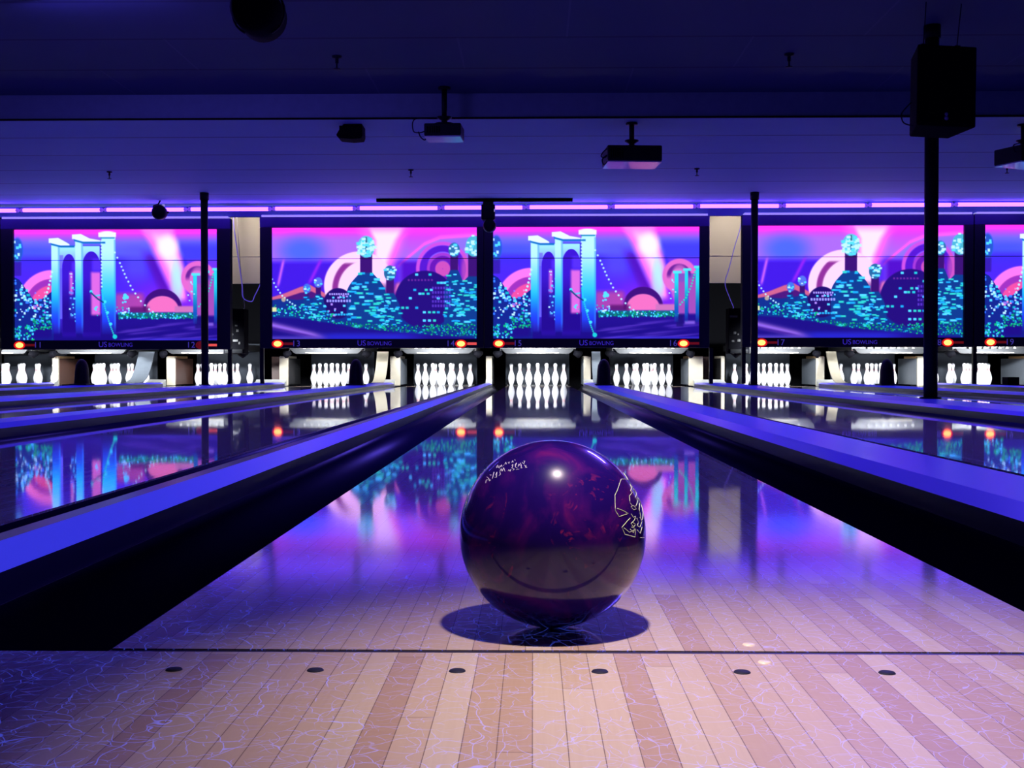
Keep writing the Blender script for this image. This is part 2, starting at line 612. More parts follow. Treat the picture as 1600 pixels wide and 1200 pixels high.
structure(b.build('wall_back', M['dark_wall']), 'dark back wall behind the pin machines', 'wall')
b = MB(); b.box(-12, 12, 16.5, 21.0, 3.1, 3.2)
structure(b.build('ceiling', M['dark_wall']), 'dark ceiling over the pin machines', 'ceiling')

# foul line joint
b = MB(); b.box(-0.452, 0.606, 0.0, 0.012, -0.12, -0.0012)
tag(b.build('foul_line', M['foul']), 'dark foul line joint across the boards in front of the ball', 'foul line')

# approach dots
for i, x in enumerate((-0.357, -0.216, -0.075, 0.066, 0.206, 0.348)):
    b = MB(); b.lathe([(0, 0.0012), (0.0075, 0.0012), (0.0085, 0.0)], (x, -0.074, 0), 20)
    o = b.build('approach_dot', M['dot'])
    nm = ('at the far left before the gutter', 'second from the left', 'just left of the ball', 'just right of the ball', 'second from the right', 'at the far right')[i]
    tag(o, 'dark round inlay on the approach boards ' + nm, 'dot', 'dark dots before the foul line')
for x, y, w in ((0.234, 0.042, 'beyond the foul line'), (0.236, -0.034, 'just before the foul line')):
    b = MB(); b.lathe([(0, 0.0011), (0.006, 0.0011), (0.007, 0.0)], (x, y, 0), 20)
    tag(b.build('wood_plug', M['plug']), 'small pale oval wood plug in the boards ' + w, 'wood plug')

# lanes
for n, x in LX.items():
    t = thing('bowling_lane', 'glossy wooden bowling lane ' + under(n) + (' holding the violet ball' if n == 15 else ''), 'bowling lane', (x, 0, 0), 'bowling lanes')
    y0 = 0.0125
    b = MB(); b.box(-HW, HW, y0, 17.95, -0.12, 0.0)
    o = b.build('lane_boards', M['wood'], t)
    b = MB(); b.box(-HW, HW, 17.9505, 19.15, -0.12, 0.0)
    b.build('pin_deck', M['deck'], t)
    b = MB(); b.box(-HW, HW, 19.1505, LANE_END, -0.12, 0.006)
    b.build('tail_plank', M['pale'], t)

# gutters and dividers
DIV = [(10, 11), (11, 12), (12, 13), (13, 14), (14, 15), (15, 16), (16, 17), (17, 18), (18, 19), (19, None)]


def gutter(x0, x1, label):
    b = MB()
    cx, r = (x0 + x1) / 2, (x1 - x0) / 2 - 0.003
    d = 0.088
    prof = [(cx - r * math.cos(PI * k / 14), -0.004 - d * math.sin(PI * k / 14)) for k in range(15)]
    out = [(x1 - 0.0015, -0.125), (x0 + 0.0015, -0.125)]
    b.prism_y([(x0 + 0.0015, -0.004)] + prof + [(x1 - 0.0015, -0.004)] + out, 0.002, NEAR_END + 1.0)
    o = b.build('lane_gutter', M['gutter'])
    for p in o.data.polygons:
        p.use_smooth = len(p.vertices) == 4 and -0.12 < p.center.z < -0.006
    tag(o, label, 'gutter', 'lane gutters')


for a, c in DIV:
    xl = LX[a] + HW
    xr = LX[c] - HW if c else xl + 0.786
    gutter(xl, xl + GW, 'dark gutter along the right side of the lane ' + under(a))
    if c:
        gutter(xr - GW, xr, 'dark gutter along the left side of the lane ' + under(c))
    p, q = xl + GW, xr - GW
    w = q - p
    e = 0.055 if w < 0.15 else 0.05
    lab = 'divider between the lanes ' + (NUM[a] if a > 10 else 'at the left edge') + ' and ' + (NUM[c] if c else 'beyond the right edge')
    kind = 'narrow blue edged ' if w < 0.15 else ('broad blue topped walkway ' if w > 0.4 else 'blue topped ')
    t = thing('lane_divider', kind + lab, 'divider', ((p + q) / 2, 0, 0), 'lane dividers')
    h = w / 2
    b = MB()
    b.prism_y([(-h + .001, -0.19), (-h + .001, 0.0365), (h - .001, 0.0365), (h - .001, -0.19)], 0.002, NEAR_END)
    b.build('side_wall', M['gutter'], t)
    b = MB()
    prof = [(-h, 0.037), (-h + 0.012, 0.058), (h - e, 0.060), (h, 0.037)] if w < 0.15 else [(-h, 0.037), (-h + e, 0.057), (h - e, 0.057), (h, 0.037)]
    b.prism_y(prof, 0.002, NEAR_END, mids=[0, 1 if w < 0.15 else 0, 0, 0])
    b.build('blue_capping', [M['cap_edge'] if w < 0.15 else M['cap'], M['cap_top']], t)
    # rolled nose where the divider meets the kickback
    b = MB()
    prof = []
    for k in range(9):
        u = k / 8
        prof.append((NEAR_END + 0.002 + 0.16 * u, 0.057 + 0.05 * u * u))
    prof += [(NEAR_END + 0.162, -0.1), (NEAR_END + 0.002, -0.1)]
    b.prism_x(prof, -h * 0.98, h * 0.98)
    b.build('end_nose', M['pale'], t)

# ------------------------------------------------------------------ kickbacks, ramps and hoods at the pin decks
KB0, KB1 = 18.27, 19.3


def kickback(x0, x1, left_m, right_m, front_m, label, h=0.49):
    t = thing('kickback', label, 'kickback', ((x0 + x1) / 2, KB0, 0), 'pin deck kickbacks')
    k = (x1 - x0) / 2
    b = MB()
    fl = 0.03
    b.prism_x([(0.0, 0.002), (0.0, h), (0.05, h), (0.05, 0.002)], -k, k)
    b.build('front_post', front_m, t, 0.008)
    b = MB(); b.box(-k, -k + 0.012, 0.051, KB1 - KB0, 0.02, h - 0.03)
    b.build('side_panel', left_m, t)
    b = MB(); b.box(k - 0.012, k, 0.051, KB1 - KB0, 0.02, h - 0.03)
    b.build('side_panel', right_m, t)
    b = MB(); b.box(-k - 0.004, k + 0.004, 0.051, 0.70, h - 0.029, h + 0.012)
    b.build('top_rail', M['tan'] if right_m is M['brown'] else M['cream'], t, 0.006)
    return t


def ramp_panel(x0, x1, m, label, y0=17.45, y1=18.2):
    b = MB()
    n = 10
    prof = []
    for k in range(n + 1):
        u = k / n
        prof.append((y0 + (y1 - y0) * (u ** 0.75), 0.064 + 0.51 * u ** 1.9 if u < 1 else 0.574))
    back = [(y + 0.03, z - 0.004) for y, z in prof[::-1]]
    b.prism_x(prof + back, x0, x1)
    o = b.build('ball_return_chute', m)
    tag(o, label, 'ball return', 'ball return chutes')


kickback(-8.118, -8.012, M['grey'], M['brown'], M['cream'], 'cream fronted kickback with brown side left of the pins under eleven')
kickback(-6.18, -6.03, M['grey'], M['brown'], M['cream'], 'cream fronted kickback with brown side left of the pins under twelve')
kickback(-4.27, -4.12, M['grey'], M['gear'], M['cream'], 'cream kickback post left of the pins under thirteen')
kickback(-2.40, -2.23, M['grey'], M['grey'], M['cream'], 'cream kickback post left of the pins under fourteen')
kickback(-0.79, -0.69, M['grey'], M['gear'], M['cream'], 'slim cream kickback post between the racks fourteen and fifteen')
kickback(0.845, 0.965, M['grey'], M['gear'], M['cream'], 'cream kickback post right of the pins under fifteen')
kickback(2.60, 2.84, M['grey'], M['brown'], M['cream'], 'wide pale kickback right of the pins under sixteen')
kickback(3.14, 3.20, M['gear'], M['gear'], M['cream'], 'thin cream kickback edge left of the pins under seventeen')
kickback(4.72, 4.86, M['grey'], M['brown'], M['cream'], 'grey sided kickback right of the pins under seventeen')
kickback(6.40, 6.56, M['grey'], M['brown'], M['cream'], 'grey sided kickback behind the tall column right of eighteen')
kickback(8.19, 8.40, M['grey'], M['brown'], M['cream'], 'grey sided kickback cut by the right edge beside nineteen')

ramp_panel(-6.62, -6.36, M['grey'], 'grey slanted chute panel between the racks eleven and twelve')
ramp_panel(-2.61, -2.42, M['cream'], 'cream curved chute panel beside the post left of fourteen')
ramp_panel(0.975, 1.12, M['grey'], 'grey curved chute panel right of the slim post beside fifteen')
ramp_panel(4.87, 5.03, M['cream'], 'cream slanted chute panel between the racks seventeen and eighteen')

for x, w in ((-6.336, 'left of the pins under eleven and twelve'), (-2.475, 'between the pins under thirteen and fourteen'), (0.985, 'between the pins under fifteen and sixteen'), (4.905, 'in front of the pins under eighteen')):
    t = thing('ball_return_hood', 'black round topped hood on the divider ' + w, 'ball return hood', (x, 15.0, 0.0575), 'black hoods on the dividers')
    b = MB()
    b.lathe([(0.105, 0.0), (0.105, 0.03), (0.098, 0.10), (0.094, 0.20), (0.082, 0.28), (0.058, 0.335), (0.025, 0.362), (0.0, 0.368)], n=20)
    b.build('hood_shell', M['black'], t)
    b = MB(); b.box(-0.12, 0.12, -0.16, 0.16, 0.0, 0.022)
    b.build('hood_base', M['black'], t, 0.006)

b = MB(); b.box(6.53, 6.69, 14.9, 15.1, 0.0605, 0.175)
tag(b.build('junction_box', M['black_matte'], None, 0.008), 'small dark box on the divider between eighteen and nineteen', 'box')

# ------------------------------------------------------------------ pins
PROF = [(0.0, 0.0), (0.0258, 0.0), (0.0290, 0.006), (0.0358, 0.019), (0.0455, 0.048), (0.0545, 0.080), (0.0600, 0.108), (0.0605, 0.118), (0.0592, 0.138),
        (0.0535, 0.168), (0.0448, 0.196), (0.0352, 0.222), (0.0283, 0.242), (0.0241, 0.262), (0.0228, 0.276), (0.0235, 0.295), (0.0262, 0.318),
        (0.0312, 0.338), (0.0323, 0.350), (0.0300, 0.364), (0.0225, 0.375), (0.0120, 0.380), (0.0, 0.381)]


def pin_r(h):
    for (r0, h0), (r1, h1) in zip(PROF, PROF[1:]):
        if h0 <= h <= h1 and h1 > h0:
            return r0 + (r1 - r0) * (h - h0) / (h1 - h0)
    return 0.02


pin0 = None
POS = [('head pin alone at the front', 0.0, 0.0), ('left of second row', -0.1524, 0.264), ('right pin of the second row', 0.1524, 0.264),
       ('left of third row', -0.3048, 0.528), ('middle pin of the third row', 0.0, 0.528), ('right pin of the third row', 0.3048, 0.528),
       ('far left of back row', -0.4572, 0.792), ('inner left of back row', -0.1524, 0.792), ('inner right of back row', 0.1524, 0.792), ('far right of back row', 0.4572, 0.792)]
SKIP_PINS = set()
for n, x in LX.items():
    for k, (nm, dx, dy) in enumerate(POS):
        if (n, k) in SKIP_PINS:
            continue
        if pin0 is None:
            b = MB(); b.lathe(PROF, n=24)
            pin0 = b.build('bowling_pin', M['pin'])
            for z0, z1 in ((0.252, 0.262), (0.272, 0.282)):
                b = MB()
                b.lathe([(pin_r(z0) + 0.0002, z0), (pin_r(z0) + 0.0008, z0 + .001), (pin_r(z1) + 0.0008, z1 - .001), (pin_r(z1) + 0.0002, z1)], n=24)
                b.build('neck_stripe', M['pin_red'], pin0)
            o = pin0
        else:
            o = copy_tree(pin0)
        o.location = (x + dx, 18.288 + dy, 0.0003)
        tag(o, 'white pin, ' + nm + ', rack ' + under(n), 'bowling pin', 'bowling pins in the racks')

# ------------------------------------------------------------------ pin machines
for n, x in LX.items():
    t = thing('pinsetter', 'pinsetter with bright steel front rail over the pins ' + under(n), 'pinsetter', (x, 17.75, 0.53), 'pin machines')
    b = MB()
    b.prism_y([(-0.60, 0.085), (-0.54, 0.02), (-0.50, 0.0), (0.50, 0.0), (0.54, 0.02), (0.60, 0.085)], -0.02, 0.02)
    b.build('front_rail', M['chrome'], t, 0.006)
    b = MB(); b.box(-0.34, 0.34, -0.026, -0.0205, 0.010, 0.026)  # pale strip stands in for the highlight along the steel rail
    b.build('rail_highlight', M['cream'], t)
    for i in range(7):
        b = MB(); b.lathe([(0.0, 0.03), (0.018, 0.026), (0.026, 0.0)], (-0.36 + 0.12 * i, 0.0, 0.0855), 10)
        b.build('rail_stud', M['pale'], t)
    b = MB(); b.box(-0.62, 0.62, 0.05, 1.55, 0.06, 0.16)
    b.build('pin_table', M['gear'], t)
    for s in (-1, 1):
        b = MB()
        b.tube([(s * 0.60, -0.01, 0.02), (s * 0.66, 0.02, -0.01), (s * 0.70, 0.10, 0.02)], [0.04, 0.06, 0.04], 10)
        b.build('drive_housing', M['black_matte'], t)
    b = MB()
    b.box(-0.56, 0.56, 1.62, 1.66, -0.52, 0.2)
    b.build('pit_curtain', M['curtain'], t)
    # the tube that lights the pins
    b = MB(); b.tube([(-0.48, -0.99, 0.165), (0.48, -0.99, 0.165)], 0.02, 8)
    b.build('pin_light', M['pale'], t)
    lp = lamp('pin_light_lamp', 'AREA', (x, 16.80, 0.665), (x, 18.75, 0.20), 62.0, (0.90, 0.95, 1.0), shape='RECTANGLE', size=0.7, size_y=0.05)
    lp.data.spread = math.radians(110)

# ------------------------------------------------------------------ pictures on the masking units
AW, AH, RS = 323, 174, 1.5


def paint(kind):
    H, Wd = int(AH * RS), int(AW * RS)
    yy, xx = np.mgrid[0:H, 0:Wd]
    x = (xx + 0.5) / RS
    y = (yy + 0.5) / RS
    img = np.zeros((H, Wd, 3))
    rng = np.random.RandomState(11 if kind == 'bridge' else 23)

    def C(r, g, b_):
        return np.array([r, g, b_], float) / 255.0

    def sm(v, a, c):
        t = np.clip((v - a) / (c - a + 1e-9), 0, 1)
        return t * t * (3 - 2 * t)

    def over(m, col):
        m = np.clip(m, 0, 1)[..., None]
        img[:] = img * (1 - m) + m * (col if getattr(col, 'ndim', 1) == 3 else np.asarray(col))

    def ell(cx, cy, rx, ry, s=1.0):
        d = np.sqrt(((x - cx) / rx) ** 2 + ((y - cy) / ry) ** 2)
        return 1 - sm(d, 1 - s / min(rx, ry), 1 + s / min(rx, ry))

    def ring(cx, cy, r0, r1, s=1.0, ky=1.0):
        d = np.sqrt((x - cx) ** 2 + ((y - cy) * ky) ** 2)
        return sm(d, r0 - s, r0 + s) * (1 - sm(d, r1 - s, r1 + s))

    def rect(x0, x1, y0, y1, s=0.7):
        return sm(x, x0 - s, x0 + s) * (1 - sm(x, x1 - s, x1 + s)) * sm(y, y0 - s, y0 + s) * (1 - sm(y, y1 - s, y1 + s))

    def curve(pts, vals):
        return np.interp(y, pts, vals)

    def curvx(pts, vals):
        return np.interp(x, pts, vals)

    def dot(cx, cy, r, col, a=1.0, rx=None):
        over(ell(cx, cy, rx or r, r, 0.8) * a, col)

    def dots(mask, n, cols, rmin, rmax, wide=1.0):
        cnt = 0
        tries = 0
        while cnt < n and tries < n * 60:
            tries += 1
            px, py = rng.uniform(0, AW), rng.uniform(0, AH)
            if mask(px, py):
                cnt += 1
                r = rng.uniform(rmin, rmax)
                r2 = r * wide * rng.uniform(0.7, 1.4)
                c = cols[rng.randint(len(cols))]
                a0, a1 = max(0, int((px - r2 - 2) * RS)), min(Wd, int((px + r2 + 2) * RS) + 1)
                b0, b1 = max(0, int((py - r - 2) * RS)), min(H, int((py + r + 2) * RS) + 1)
                sx, sy = x[b0:b1, a0:a1], y[b0:b1, a0:a1]
                d = np.maximum(np.abs(sx - px) / r2, np.abs(sy - py) / r)
                m = np.clip((1.35 - d) / 0.6, 0, 1)[..., None]
                img[b0:b1, a0:a1] = img[b0:b1, a0:a1] * (1 - m) + m * c

    def spots(pts, r, col):
        for px, py in pts:
            dot(px, py, r, col)

    def along(pl, step):
        out = []
        for (ax, ay), (bx, by) in zip(pl, pl[1:]):
            L_ = math.hypot(bx - ax, by - ay)
            k = max(1, int(L_ / step))
            out += [(ax + (bx - ax) * i / k, ay + (by - ay) * i / k) for i in range(k)]
        return out

    CY, TE, GR, WH = C(90, 235, 255), C(20, 190, 215), C(20, 200, 130), C(200, 255, 250)
    top = sm(y, 2, 22)[..., None]
    if kind == 'bridge':
        sky = C(255, 60, 232) * (1 - top) + C(120, 110, 255) * top
        img[:] = sky
        blue = sm(y, 16, 34) * (1 - sm(y, 40, 62)) * (0.9 - 0.35 * sm(x, 30, 110))
        over(blue, C(72, 88, 255))
        over(sm(y, 36, 50) * 0.9, C(66, 40, 226))
        over(sm(y, 46, 80) * 0.6, C(86, 36, 240))
        over(sm(x, 165, 225) * sm(y, 60, 115) * 0.75, C(150, 40, 225))
        over(sm(x, 160, 190) * (1 - sm(x, 200, 225)) * sm(y, 18, 30) * (1 - sm(y, 60, 95)) * 0.6, C(96, 90, 250))
        # beam of light
        xl = curve([0, 25, 50, 80, 112], [200, 215, 226, 240, 256])
        xr = curve([0, 25, 45, 60, 112], [256, 261, 268, 272, 276])
        over(sm(x, xl - 26, xl - 6) * (1 - sm(x, xl - 6, xl + 4)) * sm(y, 25, 48) * 0.7, C(90, 12, 190))
        beam = sm(x, xl - 5, xl + 8) * (1 - sm(x, xr - 7, xr + 3)) * (1 - sm(y, 104, 118))
        over(beam, C(255, 120, 236))
        core = sm(x, xl + 5, xl + 22) * (1 - sm(x, xr - 14, xr - 3)) * sm(y, -4, 22) * (1 - sm(y, 105, 116))
        over(core * 0.97, C(255, 226, 255))
        over(ell(244, 28, 16, 17, 8) * 0.95, C(255, 255, 250))
        over(ell(258, 82, 9, 32, 6) * 0.75, C(176, 250, 240))
        over(sm(x, xr - 1, xr + 6) * sm(y, 12, 32) * (1 - sm(y, 44, 52)), C(70, 66, 250))
        over(sm(x, xr + 1, xr + 8) * sm(y, 44, 52) * 0.6, C(150, 60, 225))
        # arches
        ar = (1 - sm(y, 114, 120))
        over(ring(292, 76, 0, 27, 1.5) * ar, C(232, 110, 214))
        over(ring(291, 76, 12, 19, 1.5) * (1 - sm(y, 72, 82)), C(112, 36, 160))
        over(ell(292, 88, 15, 30, 2) * ar * 0.7, C(222, 120, 214))
        over(ring(235, 124, 0, 31, 1.2) * (1 - sm(y, 126, 130)), C(66, 16, 128))
        over(ell(235, 126, 26, 22, 1.2) * (1 - sm(y, 128, 131)), C(238, 118, 206))
        over(ring(60, 118, 0, 55, 1.5) * (1 - sm(x, 62, 66)), C(250, 128, 226))
        over(ring(60, 120, 0, 43, 1.5) * (1 - sm(x, 62, 66)), C(166, 52, 200))
        over(ring(60, 122, 0, 35, 1.5) * (1 - sm(x, 62, 66)), C(238, 84, 176))
        over(rect(160, 205, 100, 128, 6) * 0.75, C(206, 80, 170))
        over(rect(183, 214, 121, 131, 3) * 0.8, C(90, 20, 110))
        over(rect(255, 290, 120, 130, 2), C(214, 120, 200))
        # ground and road
        gl = curvx([0, 140, 323], [131, 131, 131])
        over(sm(y, gl - 1, gl + 4), C(36, 16, 150))
        over(sm(y, 140, 170) * 0.6, C(24, 10, 132))
        for k in range(16):
            yb = rng.uniform(143, 172)
            x0 = rng.uniform(150, 290)
            m = np.exp(-((y - (yb - (x - 300) * 0.10)) / rng.uniform(0.8, 2.0)) ** 2) * sm(x, x0, x0 + 20) * (1 - sm(x, x0 + 30, x0 + 90))
            over(m * 0.5, C(110, 70, 226))
        over(rect(300, 316, 146, 151, 2) * 0.8, C(150, 110, 235))
        over(rect(287, 298, 132, 155, 2) * 0.8, C(30, 16, 120))
        over(sm(y, 168, 173) * sm(x, 150, 220) * 0.6, C(70, 60, 250))
        over(rect(165, 290, 130, 139, 1.5) * 0.9, C(10, 110, 130))
        dots(lambda a, c: 165 < a < 292 and 131 < c < 140, 110, [GR, TE, CY, C(20, 150, 110)], 0.7, 1.3)
        dots(lambda a, c: 158 < a < 185 and 120 < c < 140, 30, [CY, TE], 0.8, 1.3)
        spots([(176, 103), (175, 107), (179, 106)], 3.0, CY)
        dots(lambda a, c: 171 < a < 183 and 112 < c < 132, 16, [CY, WH], 0.8, 1.4)
        # left skyline
        over(ell(5, 32, 9, 19, 1.5), C(40, 90, 210))
        over(rect(-5, 11, 50, 72, 2) * 0.7, C(50, 24, 170))
        sl = curvx([0, 8, 22, 32, 45, 60], [74, 78, 98, 112, 108, 96])
        over((y > sl) * (x < 62) * 1.0 * (1 - sm(y, 168, 176) * 0.2), C(20, 40, 150))
        over(rect(28, 60, 152, 172, 6), C(30, 14, 140))
        dots(lambda a, c: a < 11 and 16 < c < 46, 26, [WH, CY, CY], 1.2, 2.4)
        dots(lambda a, c: a < 58 and c > np.interp(a, [0, 8, 22, 32, 45, 60], [74, 78, 98, 112, 108, 96]) and c < 146, 85, [CY, TE, C(60, 140, 255), WH], 0.9, 1.9, 1.2)
        dots(lambda a, c: 28 < a < 60 and 138 < c < 158, 70, [GR, TE, C(10, 150, 110)], 0.7, 1.4)
        dots(lambda a, c: a < 30 and 150 < c < 173, 70, [TE, GR, CY], 0.8, 1.7)
        dots(lambda a, c: 30 < a < 60 and 98 < c < 130, 24, [C(240, 150, 220), CY, C(150, 120, 240)], 0.8, 1.6)
        # big bridge tower
        fade = 1 - sm(y, 140, 165)
        over(rect(63, 138, 25, 162, 0.8) * (0.25 + 0.75 * fade), C(58, 34, 205))
        colr = (1 - sm(y, 26, 64))[..., None] * C(168, 246, 244) + sm(y, 26, 64)[..., None] * C(120, 124, 252)
        over(rect(70, 136, 26, 60, 0.8), colr)
        over(rect(70, 78, 40, 140, 1.0) * 0.8, C(118, 116, 250))

        def arch(x0, x1, apex, spring):
            c_ = (x0 + x1) / 2
            hw = (x1 - x0) / 2
            t_ = np.clip((spring - y) / (spring - apex), 0, 1)
            w_ = hw * np.sqrt(np.clip(1 - t_ ** 1.7, 0, 1))
            return (1 - sm(np.abs(x - c_), w_ - 0.8, w_ + 0.6)) * sm(y, apex - 0.5, apex + 1) * (1 - sm(y, 158, 172))

        for x0, x1, ap, sp_, px0, px1, py0, py1 in ((76, 98, 38, 58, 88, 93, 66, 102), (108, 137, 34, 56, 122, 137, 66, 134)):
            a_ = arch(x0, x1, ap, sp_)
            over(a_, C(62, 24, 214))
            over(a_ * sm(y, 70, 130), C(36, 10, 150))
            over(a_ * rect(px0, px1, py0, py1, 3), C(228, 110, 222))
            over(a_ * sm(x, x0 + 12, x0 + 20) * sm(y, ap + 8, ap + 16) * (1 - sm(y, py0 - 6, py0 + 4)), C(90, 50, 235))
        over(rect(88, 100, 104, 140, 3) * 0.7, C(40, 60, 200))
        dots(lambda a, c: 88 < a < 99 and 66 < c < 150, 34, [CY, WH, C(110, 150, 255)], 0.8, 1.5)
        dots(lambda a, c: 128 < a < 138 and 116 < c < 146, 22, [CY, TE], 0.8, 1.4)
        for x0, x1, tp, cx0, cx1 in ((59, 72, 20, 55, 70), (97, 109, 14, 92, 110), (139, 161, 12, 134, 162)):
            g = sm(y, tp + 16, 118)[..., None]
            col = C(196, 255, 250) * (1 - g) + C(30, 200, 255) * g
            g2 = sm(y, 95, 150)[..., None]
            col = col * (1 - g2) + C(36, 60, 225) * g2
            over(rect(x0, x1, tp, 164, 0.8) * (1 - 0.9 * sm(y, 142, 168)), col)
            over(rect(x1 - 2.5, x1 + 0.5, tp + 4, 164, 1.0) * 0.5 * (1 - sm(y, 142, 168)), C(60, 150, 250))
        # white capitals with sloping cornices
        for pl in ([(55, 14), (70, 13), (83, 20), (88, 23), (74, 25), (58, 21)], [(92, 8), (106, 7), (120, 14), (137, 17), (110, 19), (95, 15)]):
            xs, ys = [p_[0] for p_ in pl], [p_[1] for p_ in pl]
            up = np.interp(x, [pl[0][0], pl[1][0], pl[2][0], pl[3][0]], [pl[0][1], pl[1][1], pl[2][1], pl[3][1]])
            lo = np.interp(x, [pl[0][0], pl[5][0], pl[4][0], pl[3][0]], [pl[5][1], pl[5][1], pl[4][1], pl[3][1] + 2])
            over(sm(y, up - .7, up + .7) * (1 - sm(y, lo - .7, lo + .7)) * rect(min(xs), max(xs), 0, 60), C(232, 255, 252))
            over(sm(y, lo - .5, lo + .8) * (1 - sm(y, lo + 2.2, lo + 4)) * rect(min(xs) + 3, max(xs) + 8, 0, 60), C(20, 120, 205))
        over(rect(134, 162, 5, 12), C(236, 255, 252))
        over(rect(137, 160, 12.4, 14.4), C(20, 150, 190))
        over(ell(148, 4.8, 11, 2.0), C(236, 255, 252))
        # strings of lights
        spots(along([(160, 36), (168, 52), (178, 75), (188, 94), (201, 112), (214, 125), (226, 133), (240, 137)], 6.2), 1.5, WH)
        spots(along([(240, 138), (256, 139), (272, 136), (285, 127), (297, 112), (306, 98), (314, 82)], 5.5), 1.3, CY)
        spots(along([(139, 18), (139, 60), (139, 95)], 5.2), 1.4, WH)
        spots(along([(139, 95), (141, 110), (146, 130), (152, 150), (159, 168)], 3.0), 1.3, C(40, 215, 215))
        dot(159.5, 168, 3.6, C(30, 215, 220))
        spots([(122, 97), (144, 113), (148, 130), (153, 148)], 2.4, C(70, 240, 245))
        spots(along([(122, 98), (128, 104), (138, 102)], 2.5), 1.2, C(70, 230, 235))
        spots(along([(122, 99), (132, 108), (143, 115)], 2.5), 1.3, C(10, 60, 130))
        spots(along([(60, 66), (57, 80), (54, 92), (50, 104), (46, 118)], 5), 1.8, WH)
        # small far bridge
        over(rect(284, 321, 72, 134, 1) * 0.55, C(60, 60, 200))
        for c_, ap in ((296, 78), (312, 73)):
            over((1 - sm(np.abs(x - c_), 5, 6.5)) * sm(y, ap + 4, ap + 10) * (1 - sm(y, 132, 138)), C(170, 80, 196))
        for x0, x1, tp in ((284, 290, 69), (300, 305, 65), (317, 324, 61)):
            g = sm(y, 80, 135)[..., None]
            over(rect(x0, x1, tp, 148, 0.7) * (1 - 0.8 * sm(y, 130, 150)), C(40, 225, 226) * (1 - g) + C(20, 90, 200) * g)
            over(rect(x0 - 2.5, x1 + 5, tp - 1, tp + 3, 0.8), C(90, 240, 230))
        dots(lambda a, c: 276 < a < 286 and 78 < c < 112, 12, [WH, C(150, 245, 245)], 0.8, 1.2)
        spots(along([(316, 70), (310, 92), (302, 110), (290, 124)], 4), 1.4, C(40, 230, 205))
    else:
        sky = C(255, 60, 235) * (1 - top) + C(180, 112, 255) * top
        img[:] = sky
        over(ell(48, 36, 34, 20, 14), C(82, 110, 255))
        over(sm(y, 44, 58) * (1 - sm(x, 150, 240) * 0.4), C(70, 28, 222))
        over(sm(y, 50, 90) * sm(x, 60, 100) * (1 - sm(x, 120, 160)) * 0.6, C(120, 16, 215))
        over(np.exp(-((x - (16 - (y - 60) * 0.22)) / 2.4) ** 2) * sm(y, 44, 56) * (1 - sm(y, 84, 96)), C(206, 100, 240))
        over(np.exp(-((x - (72 - (y - 60) * 0.50)) / 3.2) ** 2) * sm(y, 44, 56) * (1 - sm(y, 80, 92)) * 0.8, C(170, 40, 230))
        # hills
        hl = curvx([0, 20, 45, 60, 80, 100], [108, 102, 92, 89, 100, 112])
        over(sm(y, hl - 1.5, hl + 1.5) * (x < 110), C(218, 104, 150))
        hl2 = curvx([0, 20, 45, 62, 90], [113, 109, 101, 99, 112])
        over(sm(y, hl2 - 1.5, hl2 + 1.5) * (x < 110), C(80, 24, 130))
        # beam and ring
        xl = curve([0, 20, 50, 80], [150, 160, 160, 162])
        xr = curve([0, 20, 50, 90], [216, 204, 192, 176])
        over(sm(x, xl - 26, xl + 6) * (1 - sm(x, xr - 6, xr + 14)) * (1 - sm(y, 82, 98)), C(255, 110, 240))
        over(sm(x, 196, 220) * (1 - sm(y, 6, 52)) * 0.75, C(236, 64, 242))
        dl = curvx([196, 215, 240, 265, 323], [62, 46, 26, 16, 12])
        over(sm(x, 196, 206) * sm(y, dl - 2, dl + 3), C(150, 120, 250))
        over(np.exp(-((y - dl) / 3.2) ** 2) * sm(x, 194, 206), C(255, 100, 226))
        over(sm(x, 192, 210) * sm(y, 44, 58), C(86, 16, 210))
        over(sm(x, xl - 2, xl + 8) * (1 - sm(x, xr - 16, xr - 2)) * sm(y, -8, 14) * (1 - sm(y, 74, 92)), C(255, 238, 255))
        lowr = (1 - sm(y, 108, 116))
        over(ring(138, 90, 0, 56, 1.5, 1.06) * lowr * (1 - sm(x, 176, 190)), C(255, 224, 244))
        over(ring(150, 96, 46, 55, 2.0) * (x < 138) * (y > 50) * lowr * sm(y, 52, 58), C(150, 50, 160))
        over(sm(x, 160, 172) * sm(y, 82, 96) * (1 - sm(x, 196, 208)) * 0.8, C(110, 26, 150))
        over(np.exp(-((x - (172 + (y - 85) * 0.15)) / 3.0) ** 2) * sm(y, 82, 90) * (1 - sm(y, 96, 106)), C(250, 140, 190))
        over(np.exp(-((x - (200 - (y - 85) * 0.25)) / 4.0) ** 2) * sm(y, 82, 90) * (1 - sm(y, 96, 106)), C(228, 120, 200))
        for r0, r1, col in ((36, 42, C(214, 84, 222)), (26, 36, C(90, 26, 214)), (20, 25, C(170, 60, 216)), (13, 20, C(110, 24, 190)), (0, 12, C(214, 84, 200))):
            over(ring(269, 64, r0, r1, 1.5) * (1 - sm(y, 84, 94)), col)
        over(ell(304, 68, 6, 24, 4) * 0.7, C(214, 90, 200))
        # skyline mass, bright dots later
        base = curvx([0, 15, 40, 70, 100, 125, 160, 200, 323], [112, 110, 112, 108, 112, 118, 118, 120, 112])
        over(sm(y, base - 1, base + 2), C(18, 50, 150))
        DK = C(22, 30, 140)

